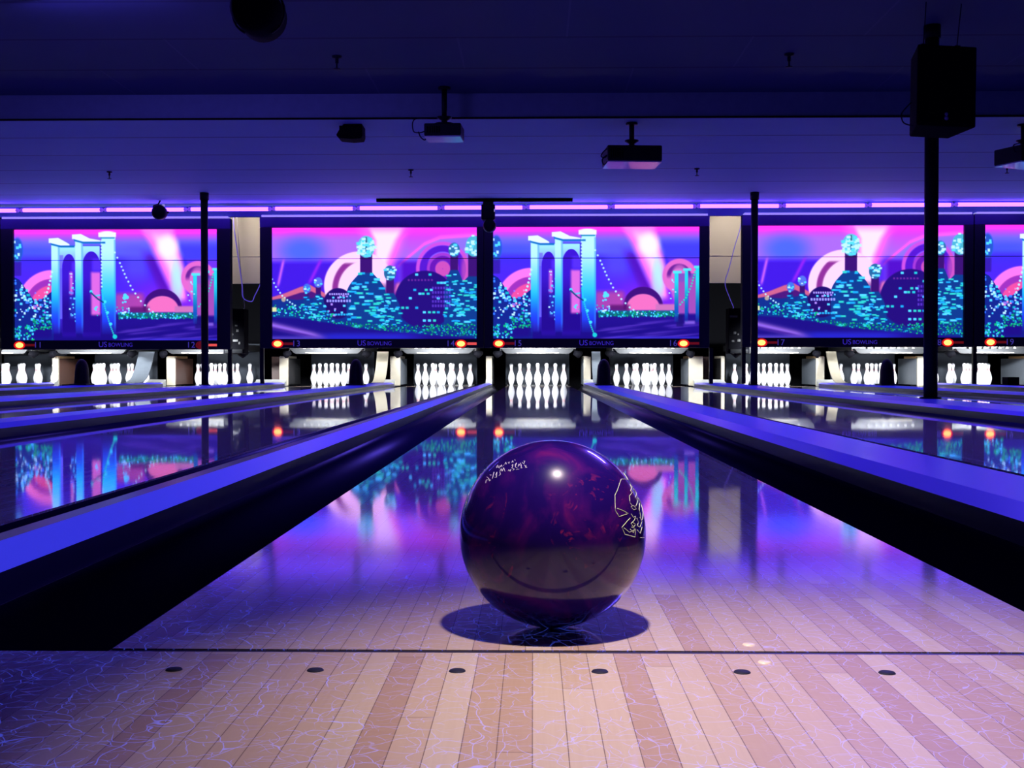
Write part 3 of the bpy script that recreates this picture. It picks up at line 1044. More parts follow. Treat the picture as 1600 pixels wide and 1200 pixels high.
        def pin(cx, ty, hr, nw, by, bw, bot, headcol):
            over(rect(cx - nw, cx + nw, ty + hr, by + 10, 1.0), C(62, 18, 120))
            t_ = np.clip((y - by) / 34.0, 0, 1)
            w_ = nw + (bw - nw) * np.sin(t_ * PI / 2)
            over((1 - sm(np.abs(x - cx), w_ - 0.8, w_ + 0.8)) * sm(y, by - 1, by + 1) * (1 - sm(y, bot - 2, bot + 1)), C(16, 62, 150))
            over(ell(cx, ty + hr * 1.1, hr, hr * 1.25, 1.0), headcol)

        # balls
        over(ell(104, 118, 23, 24, 1.2), C(34, 14, 112))
        over(ell(241, 112, 47, 45, 1.2), C(38, 14, 130))
        # pins
        pin(55, 88, 6, 3, 106, 9, 146, C(70, 120, 225))
        pin(73, 78, 6.5, 4, 104, 13, 148, C(90, 120, 225))
        pin(186, 60, 9.5, 6, 102, 18, 152, C(40, 110, 170))
        pin(287, 25, 9, 6, 66, 16, 152, C(50, 120, 180))
        pin(318, 15, 13, 9, 76, 30, 154, C(80, 190, 215))
        pin(148.5, 15, 13.5, 9.5, 70, 31, 156, C(100, 205, 215))
        over(rect(147.3, 149.7, 15, 46, 0.6), C(20, 90, 120))
        WIN = [CY, C(40, 215, 225), C(50, 225, 215), C(30, 180, 235)]

        def win(cx, ty, hr, nw, by, bw, bot, n1_, n2_, r_=1.2):
            def hd(a, c):
                return ((a - cx) / hr) ** 2 + ((c - ty - hr * 1.1) / (hr * 1.25)) ** 2 < 1

            def bd(a, c):
                if not by < c < bot:
                    return False
                t_ = min(1, max(0, (c - by) / 34.0))
                return abs(a - cx) < nw + (bw - nw) * math.sin(t_ * PI / 2)
            dots(hd, n1_, [WH, WH, CY], r_, r_ * 1.7, 1.3)
            dots(bd, n2_, WIN, r_ * 0.9, r_ * 1.3, 2.4)

        win(55, 88, 6, 3, 106, 9, 146, 16, 26, 0.9)
        win(73, 78, 6.5, 4, 104, 13, 148, 18, 36, 0.9)
        win(186, 60, 9.5, 6, 102, 18, 152, 40, 38, 1.0)
        win(287, 25, 9, 6, 66, 16, 152, 40, 36, 1.0)
        win(318, 15, 13, 9, 76, 30, 154, 40, 42, 1.2)
        win(148.5, 15, 13.5, 9.5, 70, 31, 156, 46, 62, 1.35)
        # windows of the two round buildings
        for yr, xs in ((73, (228, 249)), (86, (262, 267, 272)), (97, (225, 243, 251)), (103, (233, 238, 246)), (97, (279,)), (110, (218, 262)), (125, (206, 213, 228)), (132, (240, 248, 255, 262)), (145, (240, 248, 256)), (126, (275,)), (138, (273, 282))):
            for x0 in xs:
                over(rect(x0 - 2.4, x0 + 2.4, yr - 1.8, yr + 1.8, 0.8), WIN[rng.randint(4)])
        for i in range(7):
            for j in range(5):
                over(rect(252 + i * 4.4, 255 + i * 4.4, 92 + j * 7, 96 + j * 7, 0.8) * 0.7, C(112, 70, 240))
        for i in range(8):
            over(rect(214 + i * 5.2, 217 + i * 5.2, 80, 83, 0.7) * 0.6, C(150, 60, 190))
        for i in range(9):
            over(rect(86 + i * 4.4, 89 + i * 4.4, 112, 116, 0.7), C(170, 170, 250))
            over(rect(90 + i * 3.6, 92.5 + i * 3.6, 102, 105, 0.7), C(190, 170, 245))
            over(rect(86 + i * 4.4, 89.5 + i * 4.4, 134, 137, 0.7), C(40, 190, 235))
        dots(lambda a, c: 84 < a < 124 and 98 < c < 140, 16, [CY, C(190, 150, 240)], 1.0, 1.6)
        # street lights and trees
        road = curvx([0, 40, 90, 140, 200, 260, 323], [139, 141, 148, 157, 163, 168, 172])
        over(sm(y, road - 1, road + 2), C(30, 16, 140))
        dots(lambda a, c: a < 100 and np.interp(a, [0, 40, 90, 100], [118, 120, 130, 134]) < c < np.interp(a, [0, 40, 90, 100], [138, 140, 147, 149]), 80, [GR, TE, CY, C(30, 200, 180)], 0.7, 1.4)
        dots(lambda a, c: a > 90 and np.interp(a, [90, 140, 200, 323], [143, 150, 152, 150]) < c < np.interp(a, [90, 140, 200, 260, 323], [148, 157, 163, 168, 172]), 320, [GR, TE, C(10, 120, 110), C(16, 150, 100)], 0.6, 1.1)
        spots(along([(0, 80), (6, 92), (16, 106), (28, 116), (40, 124)], 4.5), 1.4, WH)
        over(rect(-2, 7, 124, 131, 1), C(230, 240, 180))
        over(ell(18, 112, 3.5, 3.5, 1) * 0.8, C(225, 200, 170))
        over(np.exp(-((y - (152 + x * 0.24)) / 5.0) ** 2) * (1 - sm(x, 60, 100)), C(150, 104, 226))
        over(np.exp(-((y - (157 + x * 0.20)) / 2.0) ** 2) * (1 - sm(x, 50, 84)) * 0.7, C(60, 24, 160))
        over(sm(y, 160, 170) * sm(x, 60, 100) * (1 - sm(x, 190, 260)) * 0.7, C(44, 48, 236))
        over(sm(y, 166, 174) * (1 - sm(x, 50, 90)) * 0.6, C(120, 100, 250))
    # sRGB to linear, saturated channels glow brighter than the picture can show
    L_ = np.where(img <= 0.04045, img / 12.92, ((img + 0.055) / 1.055) ** 2.4)
    bl = np.clip((img[..., 2] - 0.80) / 0.20, 0, 1)
    L_[..., 2] *= 1 + 1.5 * bl ** 2
    rd = np.clip((img[..., 0] - 0.86) / 0.14, 0, 1)
    L_[..., 0] *= 1 + 0.5 * rd ** 2
    return L_


PICS = {k: paint(k) for k in ('bridge', 'skyline')}


def picture_panel(name, pic, r0, r1, x0, x1, ztop, zbot):
    """one panel of the picture: rows r0..r1 of it on a fine grid in the x-z plane"""
    rows = pic[r0:r1]
    H, Wd, _ = rows.shape
    gx = np.linspace(x0, x1, Wd)
    gz = np.linspace(ztop, zbot, H)
    co = np.zeros((H, Wd, 3))
    co[..., 0] = gx[None, :]
    co[..., 2] = gz[:, None]
    idx = np.arange(H * Wd).reshape(H, Wd)
    quads = np.stack([idx[:-1, :-1], idx[1:, :-1], idx[1:, 1:], idx[:-1, 1:]], -1).reshape(-1, 4)
    me = bpy.data.meshes.new(name)
    me.vertices.add(H * Wd)
    me.vertices.foreach_set('co', co.reshape(-1))
    me.loops.add(quads.size)
    me.loops.foreach_set('vertex_index', quads.reshape(-1))
    me.polygons.add(len(quads))
    me.polygons.foreach_set('loop_start', np.arange(0, quads.size, 4))
    me.polygons.foreach_set('loop_total', np.full(len(quads), 4))
    me.update(calc_edges=True)
    at = me.attributes.new('picture', 'FLOAT_COLOR', 'POINT')
    rgba = np.ones((H * Wd, 4), np.float32)
    rgba[:, :3] = rows.reshape(-1, 3)
    at.data.foreach_set('color', rgba.reshape(-1))
    me.materials.append(M['art'])
    return me


SEAM = int(48.3 * RS)
SW, ZT, ZB = 3.09, 2.415, 0.74
ZS = ZT - (ZT - ZB) * 48.3 / AH
PM = {}
for k, pc in PICS.items():
    PM[k] = (picture_panel('upper_panel', pc, 0, SEAM, 0, SW, ZT, ZS + 0.005), picture_panel('lower_panel', pc, SEAM, pc.shape[0], 0, SW, ZS - 0.005, ZB))


def mask(kind, sx0, xl, xr, left_n, right_n, label, legs=(), lit=(True, True), dz=0.0):
    """a picture screen over two lanes: frame, two picture panels, bottom rail with lamps and numbers"""
    Y = 16.3
    sx1 = sx0 + SW
    t = thing('picture_screen', label, 'picture screen', (sx0, Y, dz), 'picture screens over the pins')

    def rel(x_):
        return x_ - sx0
    b = MB(); b.box(rel(xl), rel(xr), 0.03, 0.10, 0.60, 2.575)
    b.build('backing_board', M['frame'], t)
    b = MB(); b.box(rel(xl), rel(xr), -0.04, 0.029, ZT + 0.004, 2.575)
    b.build('top_rail', M['frame_top'], t, 0.006)
    b = MB(); b.box(rel(xl), -0.002, -0.04, 0.029, 0.60, ZT + 0.003)
    b.build('side_stile', M['frame'], t, 0.006)
    b = MB(); b.box(SW + 0.002, rel(xr), -0.04, 0.029, 0.60, ZT + 0.003)
    b.build('side_stile', M['frame'], t, 0.006)
    b = MB(); b.box(-0.0015, SW + 0.0015, -0.035, 0.029, 0.60, ZB - 0.003)
    b.build('bottom_rail', M['frame'], t, 0.004)
    b = MB(); b.box(rel(xl) + 0.03, rel(xr) - 0.03, -0.055, 0.10, 2.5755, 2.604)
    b.build('top_trim', M['trim'], t)
    for nm, me in zip(('upper_panel', 'lower_panel'), PM[kind]):
        o = bpy.data.objects.new(nm, me)
        COL.objects.link(o)
        o.parent = t
    for side, num, lt in ((0, left_n, lit[0]), (1, right_n, lit[1])):
        if num is None:
            continue
        lx, tx, nx = ((0.085, 0.25, 0.365), (SW - 0.235, SW - 0.07, SW - 0.395))[side]
        b = MB(); b.lathe([(0.0, -0.047), (0.030, -0.045), (0.044, -0.036)], (0, 0, 0), 20, axis='Y')
        o = b.build('indicator_lamp', M['lamp'] if lt else M['red_dim'], t)
        o.location = (lx, 0, 0.665)
        o.scale = (1.35, 1, 0.95)
        b = MB(); b.lathe([(0.046, -0.0355), (0.056, -0.040), (0.066, -0.0355)], (0, 0, 0), 20, axis='Y')
        r = b.build('lamp_rim', M['lamp_ring'] if lt else M['red_dim'], o)
        b = MB(); b.box(tx - 0.07, tx + 0.07, -0.0385, -0.0352, 0.648, 0.684)
        b.build('red_sign', M['red_lit'] if num in (14, 12) else M['red_dim'], t)
        for q_, ch in enumerate(str(num)):
            text_mesh('lane_digit', ch, 0.125, (nx - 0.035 + 0.07 * q_, -0.037, 0.665), M['digit'], t, 0.001)
    if left_n and right_n:
        text_mesh('sign_initials', 'US', 0.115, (SW / 2 - 0.19, -0.037, 0.672), M['logo'], t, 0.001)
        text_mesh('sign_letters', 'BOWLING', 0.085, (SW / 2 + 0.08, -0.037, 0.668), M['logo'], t, 0.001, 0.36)
    for x_ in legs:
        b = MB(); b.box(rel(x_) - 0.028, rel(x_) + 0.028, 0.035, 0.09, 0.0618 - dz, 0.60)
        b.build('leg', M['black'], t)
    return t


mask('skyline', -11.22, -11.4, -8.10, None, None, 'black framed screen edge cut by the left edge', (-8.14,), dz=-0.03)
mask('bridge', -7.865, -8.06, -4.57, 11, 12, 'screen with a glowing bridge above the numbers eleven and twelve', (-4.60,), (True, False), -0.02)
mask('skyline', -3.94, -4.12, -0.745, 13, 14, 'screen with a bowling pin skyline above the numbers thirteen and fourteen', (-4.11,))
mask('bridge', -0.60, -0.735, 2.64, 15, 16, 'screen with a glowing bridge above the numbers fifteen and sixteen', (2.68,), dz=0.003)
mask('skyline', 3.335, 3.13, 6.565, 17, 18, 'screen with a bowling pin skyline above seventeen and eighteen behind the columns', (3.17,), dz=0.015)
mask('bridge', 6.74, 6.58, 9.95, 19, None, 'screen with a pin building cut by the right edge above nineteen', (6.62,), dz=0.02)

# ------------------------------------------------------------------ ultraviolet tubes along the ceiling
TN = ['cut by the left edge', 'left of the tower tops of the leftmost bridge screen', 'with a clamp light in front of it', 'crossed by the thin left column', 'over the left cream wall panel', 'over the tall pin of the left skyline screen',
      'left of the hanging stage light', 'right of the hanging stage light', 'over the light beam of the middle bridge screen', 'crossed by the thin right column', 'over the tall pin of the right skyline screen', 'crossed by the tall near column', 'cut by the right edge']
tube0 = None
for i in range(13):
    x = -8.88 + 1.2535 * i
    if tube0 is None:
        tube0 = thing('ultraviolet_tube_light', '', 'tube light')
        b = MB(); b.tube([(0.055, 0, 0), (1.198, 0, 0)], 0.028, 12)
        b.build('glass_tube', M['tube'], tube0)
        for a in (0.03, 1.2235):
            b = MB(); b.lathe([(0.0, -0.03), (0.022, -0.03), (0.030, 0.0), (0.022, 0.02), (0.0, 0.02)], (a, 0, 0), 14, axis='Y')
            b.build('socket', M['tube_end'], tube0)
        b = MB(); b.box(0.01, 1.2435, 0.03, 0.07, 0.016, 0.05)
        b.build('batten', M['header'], tube0)
        o = tube0
    else:
        o = copy_tree(tube0)
    o.location = (x, 15.95, 2.642 + 0.0036 * (x + 7.6))
    tag(o, 'glowing pink ultraviolet tube ' + TN[i], 'tube light', 'ultraviolet tubes in a row')

# ------------------------------------------------------------------ walkway gaps: wall panel, machine, cables
for x0, x1, gx, w, yl in ((-5.05, -4.45, -4.80, 'left of the skyline screen thirteen', 1), (2.90, 3.50, 3.28, 'right of the bridge screen sixteen', -1)):
    b = MB(); b.box(x0, x1, 18.0, 18.06, 1.70, 3.05)
    b.box(x0, x1, 17.985, 18.0, 2.145, 2.155)
    o = b.build('wall_panel', M['wall'])
    tag(o, 'cream wall panel in the gap ' + w, 'wall panel')
    lamp('gap_worklight', 'SPOT', ((x0 + x1) / 2, 17.0, 2.95), ((x0 + x1) / 2, 18.0, 2.35), 36.0, (1.0, 0.86, 0.72), spot_size=math.radians(62), spot_blend=0.5, shadow_soft_size=0.06)
    t = thing('drive_cabinet', 'black machine cabinet with small metal fittings in the gap ' + w, 'machine', (gx, 17.36, 0.0), 'machine cabinets in the gaps')
    b = MB(); b.box(-0.17, 0.17, 0.0, 0.28, 0.53, 1.25)
    b.build('housing', M['black_matte'], t, 0.01)
    rng_ = random.Random(5 + yl)
    for k, (dx, z, sx, sz) in enumerate(((-0.09, 1.12, 0.06, 0.016), (0.04, 0.98, 0.02, 0.012), (-0.07, 0.86, 0.02, 0.02), (-0.02, 0.84, 0.014, 0.014), (0.06, 0.90, 0.02, 0.02), (-0.1, 0.73, 0.02, 0.015), (0.02, 0.74, 0.05, 0.02), (0.09, 0.70, 0.015, 0.02))):
        b = MB(); b.box(dx - sx, dx + sx, -0.012, -0.0005, z - sz, z + sz)
        b.build('metal_fitting', M['metal_bits'], t, 0.003)
    b = MB(); b.prism_x([(-0.02, 0.54), (-0.03, 0.57), (-0.02, 0.60), (-0.002, 0.60), (-0.002, 0.54)], -0.14, 0.14)
    b.build('lower_bracket', M['chrome'], t)

b = MB(); b.box(-4.65, -4.35, 19.4, 19.45, -0.1, 0.50)
tag(b.build('service_door', M['brown']), 'brown board at the back of the left walkway gap', 'board')
b = MB(); b.box(2.88, 3.10, 19.4, 19.45, -0.1, 0.50)
tag(b.build('service_door', M['brown']), 'brown board at the back of the right walkway gap', 'board')


def smooth_path(pts, k=6):
    out = []
    P = [Vector(p) for p in pts]
    P = [P[0]] + P + [P[-1]]
    for i in range(1, len(P) - 2):
        for j in range(k):
            t_ = j / k
            a, b_, c, d = P[i - 1], P[i], P[i + 1], P[i + 2]
            out.append(0.5 * ((2 * b_) + (c - a) * t_ + (2 * a - 5 * b_ + 4 * c - d) * t_ * t_ + (3 * b_ - a - 3 * c + d) * t_ ** 3))
    out.append(P[-2])
    return out


b = MB(); b.tube(smooth_path([(-4.783, 17.3, 3.099), (-4.783, 17.3, 2.62), (-4.713, 17.3, 2.089), (-4.653, 17.3, 1.65), (-4.633, 17.3, 1.425), (-4.499, 17.3, 1.363), (-4.448, 17.3, 1.455), (-4.386, 17.3, 1.578), (-4.36, 17.3, 1.64)]), 0.008, 6)
tag(b.build('hanging_cable', M['cable_violet']), 'violet cable hanging and looping before the left cream wall panel', 'cable')
b = MB(); b.tube(smooth_path([(-4.76, 17.34, 3.099), (-4.70, 17.34, 2.1), (-4.63, 17.34, 1.38), (-4.624, 17.34, 1.26), (-4.66, 17.42, 1.254)]), 0.005, 6)
tag(b.build('hanging_cable', M['cable_grey']), 'thin grey cable running down to the left machine cabinet', 'cable')
b = MB(); b.tube(smooth_path([(3.294, 17.3, 3.099), (3.294, 17.3, 2.6), (3.194, 17.3, 2.227), (3.104, 17.3, 1.873), (3.044, 17.3, 1.64), (3.115, 17.3, 1.416), (3.177, 17.33, 1.28), (3.19, 17.40, 1.2545)]), 0.006, 6)
tag(b.build('hanging_cable', M['cable_violet']), 'pale violet cable crossing the right cream wall panel to the machine', 'cable')

# ------------------------------------------------------------------ columns


def column(x, y, r, z0, z1, label):
    t = thing('steel_column', label, 'column', (x, y, z0), 'black steel columns')
    b = MB(); b.lathe([(0, 0), (r, 0), (r, z1 - z0), (0, z1 - z0)], n=20)
    o = b.build('column_shaft', M['black'], t)
    for p in o.data.polygons:
        p.use_smooth = abs(p.normal.z) < 0.5
    b = MB(); b.lathe([(r + 0.002, 0), (r + 0.03, 0), (r + 0.03, 0.012), (r + 0.002, 0.016)], n=20)
    b.build('base_collar', M['black'], t)
    b = MB(); b.lathe([(r + 0.0005, z1 - z0 - 0.10), (r + 0.012, z1 - z0 - 0.10), (r + 0.012, z1 - z0), (r + 0.0005, z1 - z0)], n=20)
    b.build('head_collar', M['black'], t)


column(3.13, 8.0, 0.053, 0.0575, 2.984, 'tall black column on the right walkway below the loudspeaker')
column(-4.60, 15.0, 0.05, 0.0575, 2.749, 'thin black column in front of the leftmost bridge screen')
column(3.09, 15.1, 0.05, 0.0575, 2.749, 'thin black column at the left of the right skyline screen')

# ------------------------------------------------------------------ loudspeaker on the tall column
t = thing('loudspeaker', 'big black loudspeaker hung in front of the tall right column', 'loudspeaker', (3.01, 7.35, 2.32))
t.rotation_euler = (math.radians(-4), math.radians(2.4), math.radians(3))
b = MB()
b.prism_z([(-0.22, -0.02), (0.22, -0.02), (0.15, 0.30), (-0.15, 0.30)], -0.265, 0.335)
b.build('cabinet', M['black_matte'], t, 0.012)
b = MB(); b.box(-0.205, 0.205, -0.032, -0.0205, -0.25, 0.32)
b.build('grille', M['black_matte'], t, 0.006)
b = MB(); b.lathe([(0, -0.036), (0.010, -0.036), (0.013, -0.033)], (-0.005, 0, -0.18), 14, axis='Y')
b.lathe([(0, -0.036), (0.013, -0.036), (0.016, -0.033)], (-0.005, 0, -0.21), 14, axis='Y')
b.build('round_badge', M['cable_grey'], t)
for s in (-0.15, 0.10):
    b = MB(); b.tube([(s, 0.06, 0.336), (s * 1.02, 0.03, 0.50), (s * 1.05, 0.0, 0.657)], 0.004, 6)
    b.build('hanging_wire', M['black'], t)
    b = MB(); b.box(s - 0.02, s + 0.02, 0.04, 0.08, 0.3355, 0.36)
    b.build('hanging_bracket', M['black'], t)
b = MB(); b.tube(smooth_path([(-0.20, 0.14, -0.05), (-0.26, 0.14, -0.12), (-0.272, 0.14, -0.16), (-0.25, 0.14, -0.21), (-0.17, 0.14, -0.23)]), 0.005, 6)
b.build('signal_cable', M['black'], t)

# ------------------------------------------------------------------ projectors


def projector(x, y, z, w, d, h, ceil_z, rot, label, wires):
    t = thing('projector', label, 'projector', (x, y, z), 'ceiling projectors')
    t.rotation_euler = (0, 0, math.radians(rot))
    b = MB(); b.box(-w / 2, w / 2, -d / 2, d / 2, 0.012, h)
    b.build('projector_body', M['black'], t, 0.012)
    b = MB(); b.box(-w / 2 + 0.004, w / 2 - 0.004, -d / 2 + 0.004, d / 2 - 0.004, 0.0, 0.0115)
    b.build('pale_underside', M['under'], t)
    for k in range(6):
        b = MB(); b.box(-w / 2 + 0.03 + k * 0.022, -w / 2 + 0.04 + k * 0.022, -d / 2 - 0.004, -d / 2 - 0.0005, 0.04, h - 0.03)
        b.build('vent_slat', M['black_matte'], t)
    b = MB(); b.lathe([(0, 0), (0.075, 0), (0.10, 0.02), (0.03, 0.035), (0.028, 0.05), (0.07, 0.075), (0.07, 0.085), (0.0, 0.085)], (0, 0, h + 0.0005), 16)
    b.build('tilt_mount', M['black'], t)
    b = MB(); b.tube([(0, 0, h + 0.085), (0, 0, ceil_z - z - 0.02)], 0.026, 12)
    b.build('mount_pole', M['black'], t)
    b = MB(); b.lathe([(0, 0), (0.06, 0), (0.06, 0.019), (0, 0.019)], (0, 0, ceil_z - z - 0.02), 16)
    b.build('ceiling_plate', M['black'], t)
    b = MB(); b.tube([(w * 0.15, d / 2 - 0.005, h * 0.55), (w * 0.15, d / 2 + 0.03, h * 0.55)], 0.05, 16)
    b.build('lens', M['black'], t)
    for pl in wires:
        b = MB(); b.tube(smooth_path(pl), 0.006, 6)
        b.build('loose_cable', M['black'], t)


projector(0.985, 10.46, 2.325, 0.54, 0.42, 0.165, 2.749, 4, 'largest projector hanging on a pole right of centre', [[(-0.265, -0.15, 0.14), (-0.31, -0.15, 0.10), (-0.325, -0.15, 0.06), (-0.29, -0.15, 0.05), (-0.27, -0.15, 0.075), (-0.315, -0.15, 0.03), (-0.30, -0.15, -0.02), (-0.266, -0.15, 0.015)]])
projector(-0.85, 9.93, 2.485, 0.35, 0.30, 0.13, 2.984, -3, 'small projector under the dark ceiling edge left of centre', [[(-0.17, 0, 0.09), (-0.24, 0, 0.07), (-0.30, 0, 0.09), (-0.285, 0, 0.20), (-0.10, 0.05, 0.215), (0, 0.03, 0.23)], [(-0.25, 0, 0.08), (-0.23, 0, 0.03), (-0.19, 0, 0.0), (-0.17, 0, 0.03)]])
projector(4.93, 10.6, 2.335, 0.42, 0.36, 0.17, 2.749, 24, 'projector cut off at the right edge under the ceiling', [[(-0.2, -0.1, 0.1), (-0.25, -0.12, 0.12), (-0.25, -0.12, 0.17), (-0.10, -0.1, 0.21), (0.0, -0.05, 0.24)]])

# ------------------------------------------------------------------ black wedge speaker and round stage can
t = thing('wedge_speaker', 'black wedge shaped speaker under the ceiling step left of centre', 'speaker', (-1.845, 10.55, 2.61))
b = MB()
b.prism_y([(-0.135, 0.03), (-0.11, 0.0), (0.02, -0.012), (0.12, -0.004), (0.132, 0.03), (0.13, 0.139), (-0.06, 0.139), (-0.10, 0.09)], -0.10, 0.12)
b.build('cabinet', M['black_matte'], t, 0.01)
b = MB(); b.box(-0.10, 0.11, -0.106, -0.1005, 0.01, 0.12)
b.build('grille', M['black_matte'], t)

t = thing('stage_can', 'round black stage light at the top left hanging from the ceiling', 'stage light', (-1.83, 6.5, 2.67))
b = MB(); b.lathe([(0.0, -0.13), (0.10, -0.13), (0.135, -0.125), (0.160, -0.10), (0.160, 0.18), (0.10, 0.24), (0.0, 0.24)], n=32, axis='Y')
o = b.build('can_housing', M['black_matte'], t)
b = MB(); b.tube([(0.163 * math.cos(a) * 1.08, 0.02, 0.163 * math.sin(a) * 1.0) for a in [math.radians(d) for d in range(-60, 241, 12)]], 0.008, 6)
b.build('yoke', M['black'], t)
b = MB(); b.tube([(0, 0.02, 0.16), (0, 0.02, 0.314)], 0.02, 10)
b.build('hanger', M['black'], t)

# ------------------------------------------------------------------ sprinklers
SPR = [(-1.69, 8.80, 2.985, 1.25, 'on the dark ceiling left of centre'), (2.187, 8.80, 2.985, 1.25, 'on the dark ceiling right of centre'), (-5.283, 13.22, 2.75, 1.0, 'on the lit ceiling at the left'),
       (-1.51, 13.15, 2.75, 1.0, 'on the lit ceiling below the small projector'), (2.009, 13.12, 2.75, 1.0, 'on the lit ceiling right of the largest projector'), (5.736, 13.0, 2.75, 1.0, 'on the lit ceiling near the right edge')]
for x, y, z, s, w in SPR:
    t = thing('ceiling_sprinkler', 'small dark sprinkler head ' + w, 'sprinkler', (x, y, z), 'ceiling sprinklers')
    b = MB(); b.lathe([(0.035 * s, -0.0005), (0.032 * s, -0.012 * s), (0.012 * s, -0.016 * s), (0.012 * s, -0.05 * s), (0, -0.05 * s)], n=12)
    b.build('sprinkler_body', M['black'], t)
    b = MB(); b.lathe([(0.006 * s, -0.05 * s), (0.006 * s, -0.085 * s), (0.026 * s, -0.088 * s), (0.026 * s, -0.092 * s), (0, -0.092 * s)], n=12)
    b.build('deflector', M['gear'], t)

# ------------------------------------------------------------------ mounting rail and lights by the tubes
b = MB(); b.box(-2.27, 0.57, 15.60, 15.66, 2.705, 2.749)
tag(b.build('mounting_rail', M['black_matte']), 'long dark mounting rail on the ceiling over the middle screens', 'rail')
t = thing('stage_light', 'black stage light hanging where the two middle screens meet', 'stage light', (-0.65, 15.62, 2.28))
b = MB(); b.box(-0.10, 0.10, -0.06, 0.06, 0.16, 0.38)
b.build('lamp_body', M['black'], t, 0.015)
b = MB(); b.lathe([(0, -0.10), (0.08, -0.10), (0.095, -0.06), (0.095, 0.05), (0, 0.05)], (0.02, 0, 0.075), 18, axis='Y')
b.build('lamp_head', M['black'], t)
b = MB(); b.box(-0.075, 0.075, -0.03, 0.03, 0.38, 0.4245)
b.build('rail_clamp', M['black'], t)
b = MB(); b.box(0.085, 0.099, -0.066, -0.0605, 0.27, 0.31)
b.build('status_plate', M['trim'], t)

t = thing('clamp_light', 'small dark clamp light in front of a tube at the left', 'clamp light', (-5.45, 15.72, 2.57))
b = MB(); b.lathe([(0, -0.10), (0.09, -0.10), (0.11, -0.07), (0.10, 0.03), (0.05, 0.09), (0, 0.09)], n=18, axis='Y')
b.build('lamp_head', M['black'], t)
b = MB(); b.box(-0.125, 0.125, -0.015, 0.015, -0.01, 0.02)
b.build('pivot_bar', M['black'], t)
b = MB(); b.tube([(-0.12, 0, 0), (-0.10, 0, 0.10), (-0.03, 0, 0.125), (0, 0, 0.179)], 0.012, 8)
b.build('yoke', M['black'], t)
b = MB(); b.lathe([(0, -0.03), (0.018, -0.03), (0.02, 0.0)], (0.06, -0.03, 0.10), 10, axis='Y')
b.build('knob', M['trim'], t)

# ------------------------------------------------------------------ the bowling ball
BR = 0.108
t = thing('bowling_ball', 'glossy dark violet bowling ball standing on the lane', 'bowling ball', (0.0225, 0.13, BR + 0.0002))
bm = bmesh.new()
bmesh.ops.create_uvsphere(bm, u_segments=96, v_segments=64, radius=BR)
for f in bm.faces:
    f.smooth = True
me = bpy.data.meshes.new('ball_body')
bm.to_mesh(me)
bm.free()
me.materials.append(M['ball'])
o = bpy.data.objects.new('ball_body', me)
COL.objects.link(o)
o.parent = t
# points on the unit sphere
LETTERS = [[(-0.594, -0.342, 0.728), (-0.58, -0.305, 0.755), (-0.56, -0.396, 0.728)], [(-0.587, -0.339, 0.735), (-0.566, -0.368, 0.738)], [(-0.555, -0.39, 0.735), (-0.554, -0.353, 0.754), (-0.545, -0.385, 0.744), (-0.538, -0.359, 0.762), (-0.53, -0.408, 0.744)], [(-0.522, -0.396, 0.755), (-0.51, -0.397, 0.763)], [(-0.502, -0.393, 0.77), (-0.493, -0.364, 0.79), (-0.482, -0.414, 0.772)], [(-0.472, -0.391, 0.79), (-0.45, -0.405, 0.796), (-0.465, -0.411, 0.784), (-0.452, -0.427, 0.783)], [(-0.429, -0.436, 0.791), (-0.422, -0.404, 0.811), (-0.411, -0.446, 0.795)], [(-0.4, -0.407, 0.822), (-0.392, -0.43, 0.813)], [(-0.702, -0.418, 0.577), (-0.698, -0.385, 0.604), (-0.685, -0.398, 0.61)], [(-0.692, -0.343, 0.635), (-0.67, -0.4, 0.625), (-0.661, -0.451, 0.6), (-0.648, -0.449, 0.615)], [(-0.661, -0.358, 0.659), (-0.645, -0.386, 0.659), (-0.655, -0.386, 0.649)], [(-0.63, -0.459, 0.626), (-0.624, -0.429, 0.653), (-0.615, -0.383, 0.689)], [(-0.608, -0.468, 0.642), (-0.587, -0.491, 0.644), (-0.584, -0.423, 0.693), (-0.598, -0.454, 0.66)], [(-0.562, -0.499, 0.66), (-0.545, -0.495, 0.677), (-0.553, -0.458, 0.696)], [(-0.553, -0.451, 0.7), (-0.539, -0.424, 0.728), (-0.528, -0.477, 0.703), (-0.514, -0.436, 0.739), (-0.497, -0.506, 0.705)], [(-0.514, -0.443, 0.734), (-0.503, -0.475, 0.722)], [(-0.465, -0.527, 0.712), (-0.457, -0.514, 0.726), (-0.444, -0.548, 0.709), (-0.437, -0.523, 0.732)], [(-0.433, -0.48, 0.763), (-0.416, -0.473, 0.777), (-0.42, -0.51, 0.75), (-0.433, -0.508, 0.745), (-0.402, -0.547, 0.734), (-0.417, -0.555, 0.72)], [(-0.398, -0.5, 0.769), (-0.379, -0.478, 0.792), (-0.393, -0.523, 0.756), (-0.37, -0.556, 0.744)], [(-0.382, -0.566, 0.73), (-0.353, -0.577, 0.736)], [(-0.363, -0.542, 0.758), (-0.353, -0.509, 0.785), (-0.341, -0.542, 0.768)], [(-0.339, -0.504, 0.795), (-0.328, -0.549, 0.769), (-0.333, -0.576, 0.746), (-0.318, -0.578, 0.751)], [(-0.321, -0.507, 0.8), (-0.304, -0.537, 0.787), (-0.294, -0.504, 0.812), (-0.309, -0.493, 0.814)], [(-0.299, -0.552, 0.779), (-0.284, -0.583, 0.762), (-0.269, -0.597, 0.756), (-0.288, -0.592, 0.753), (-0.279, -0.567, 0.775)]]
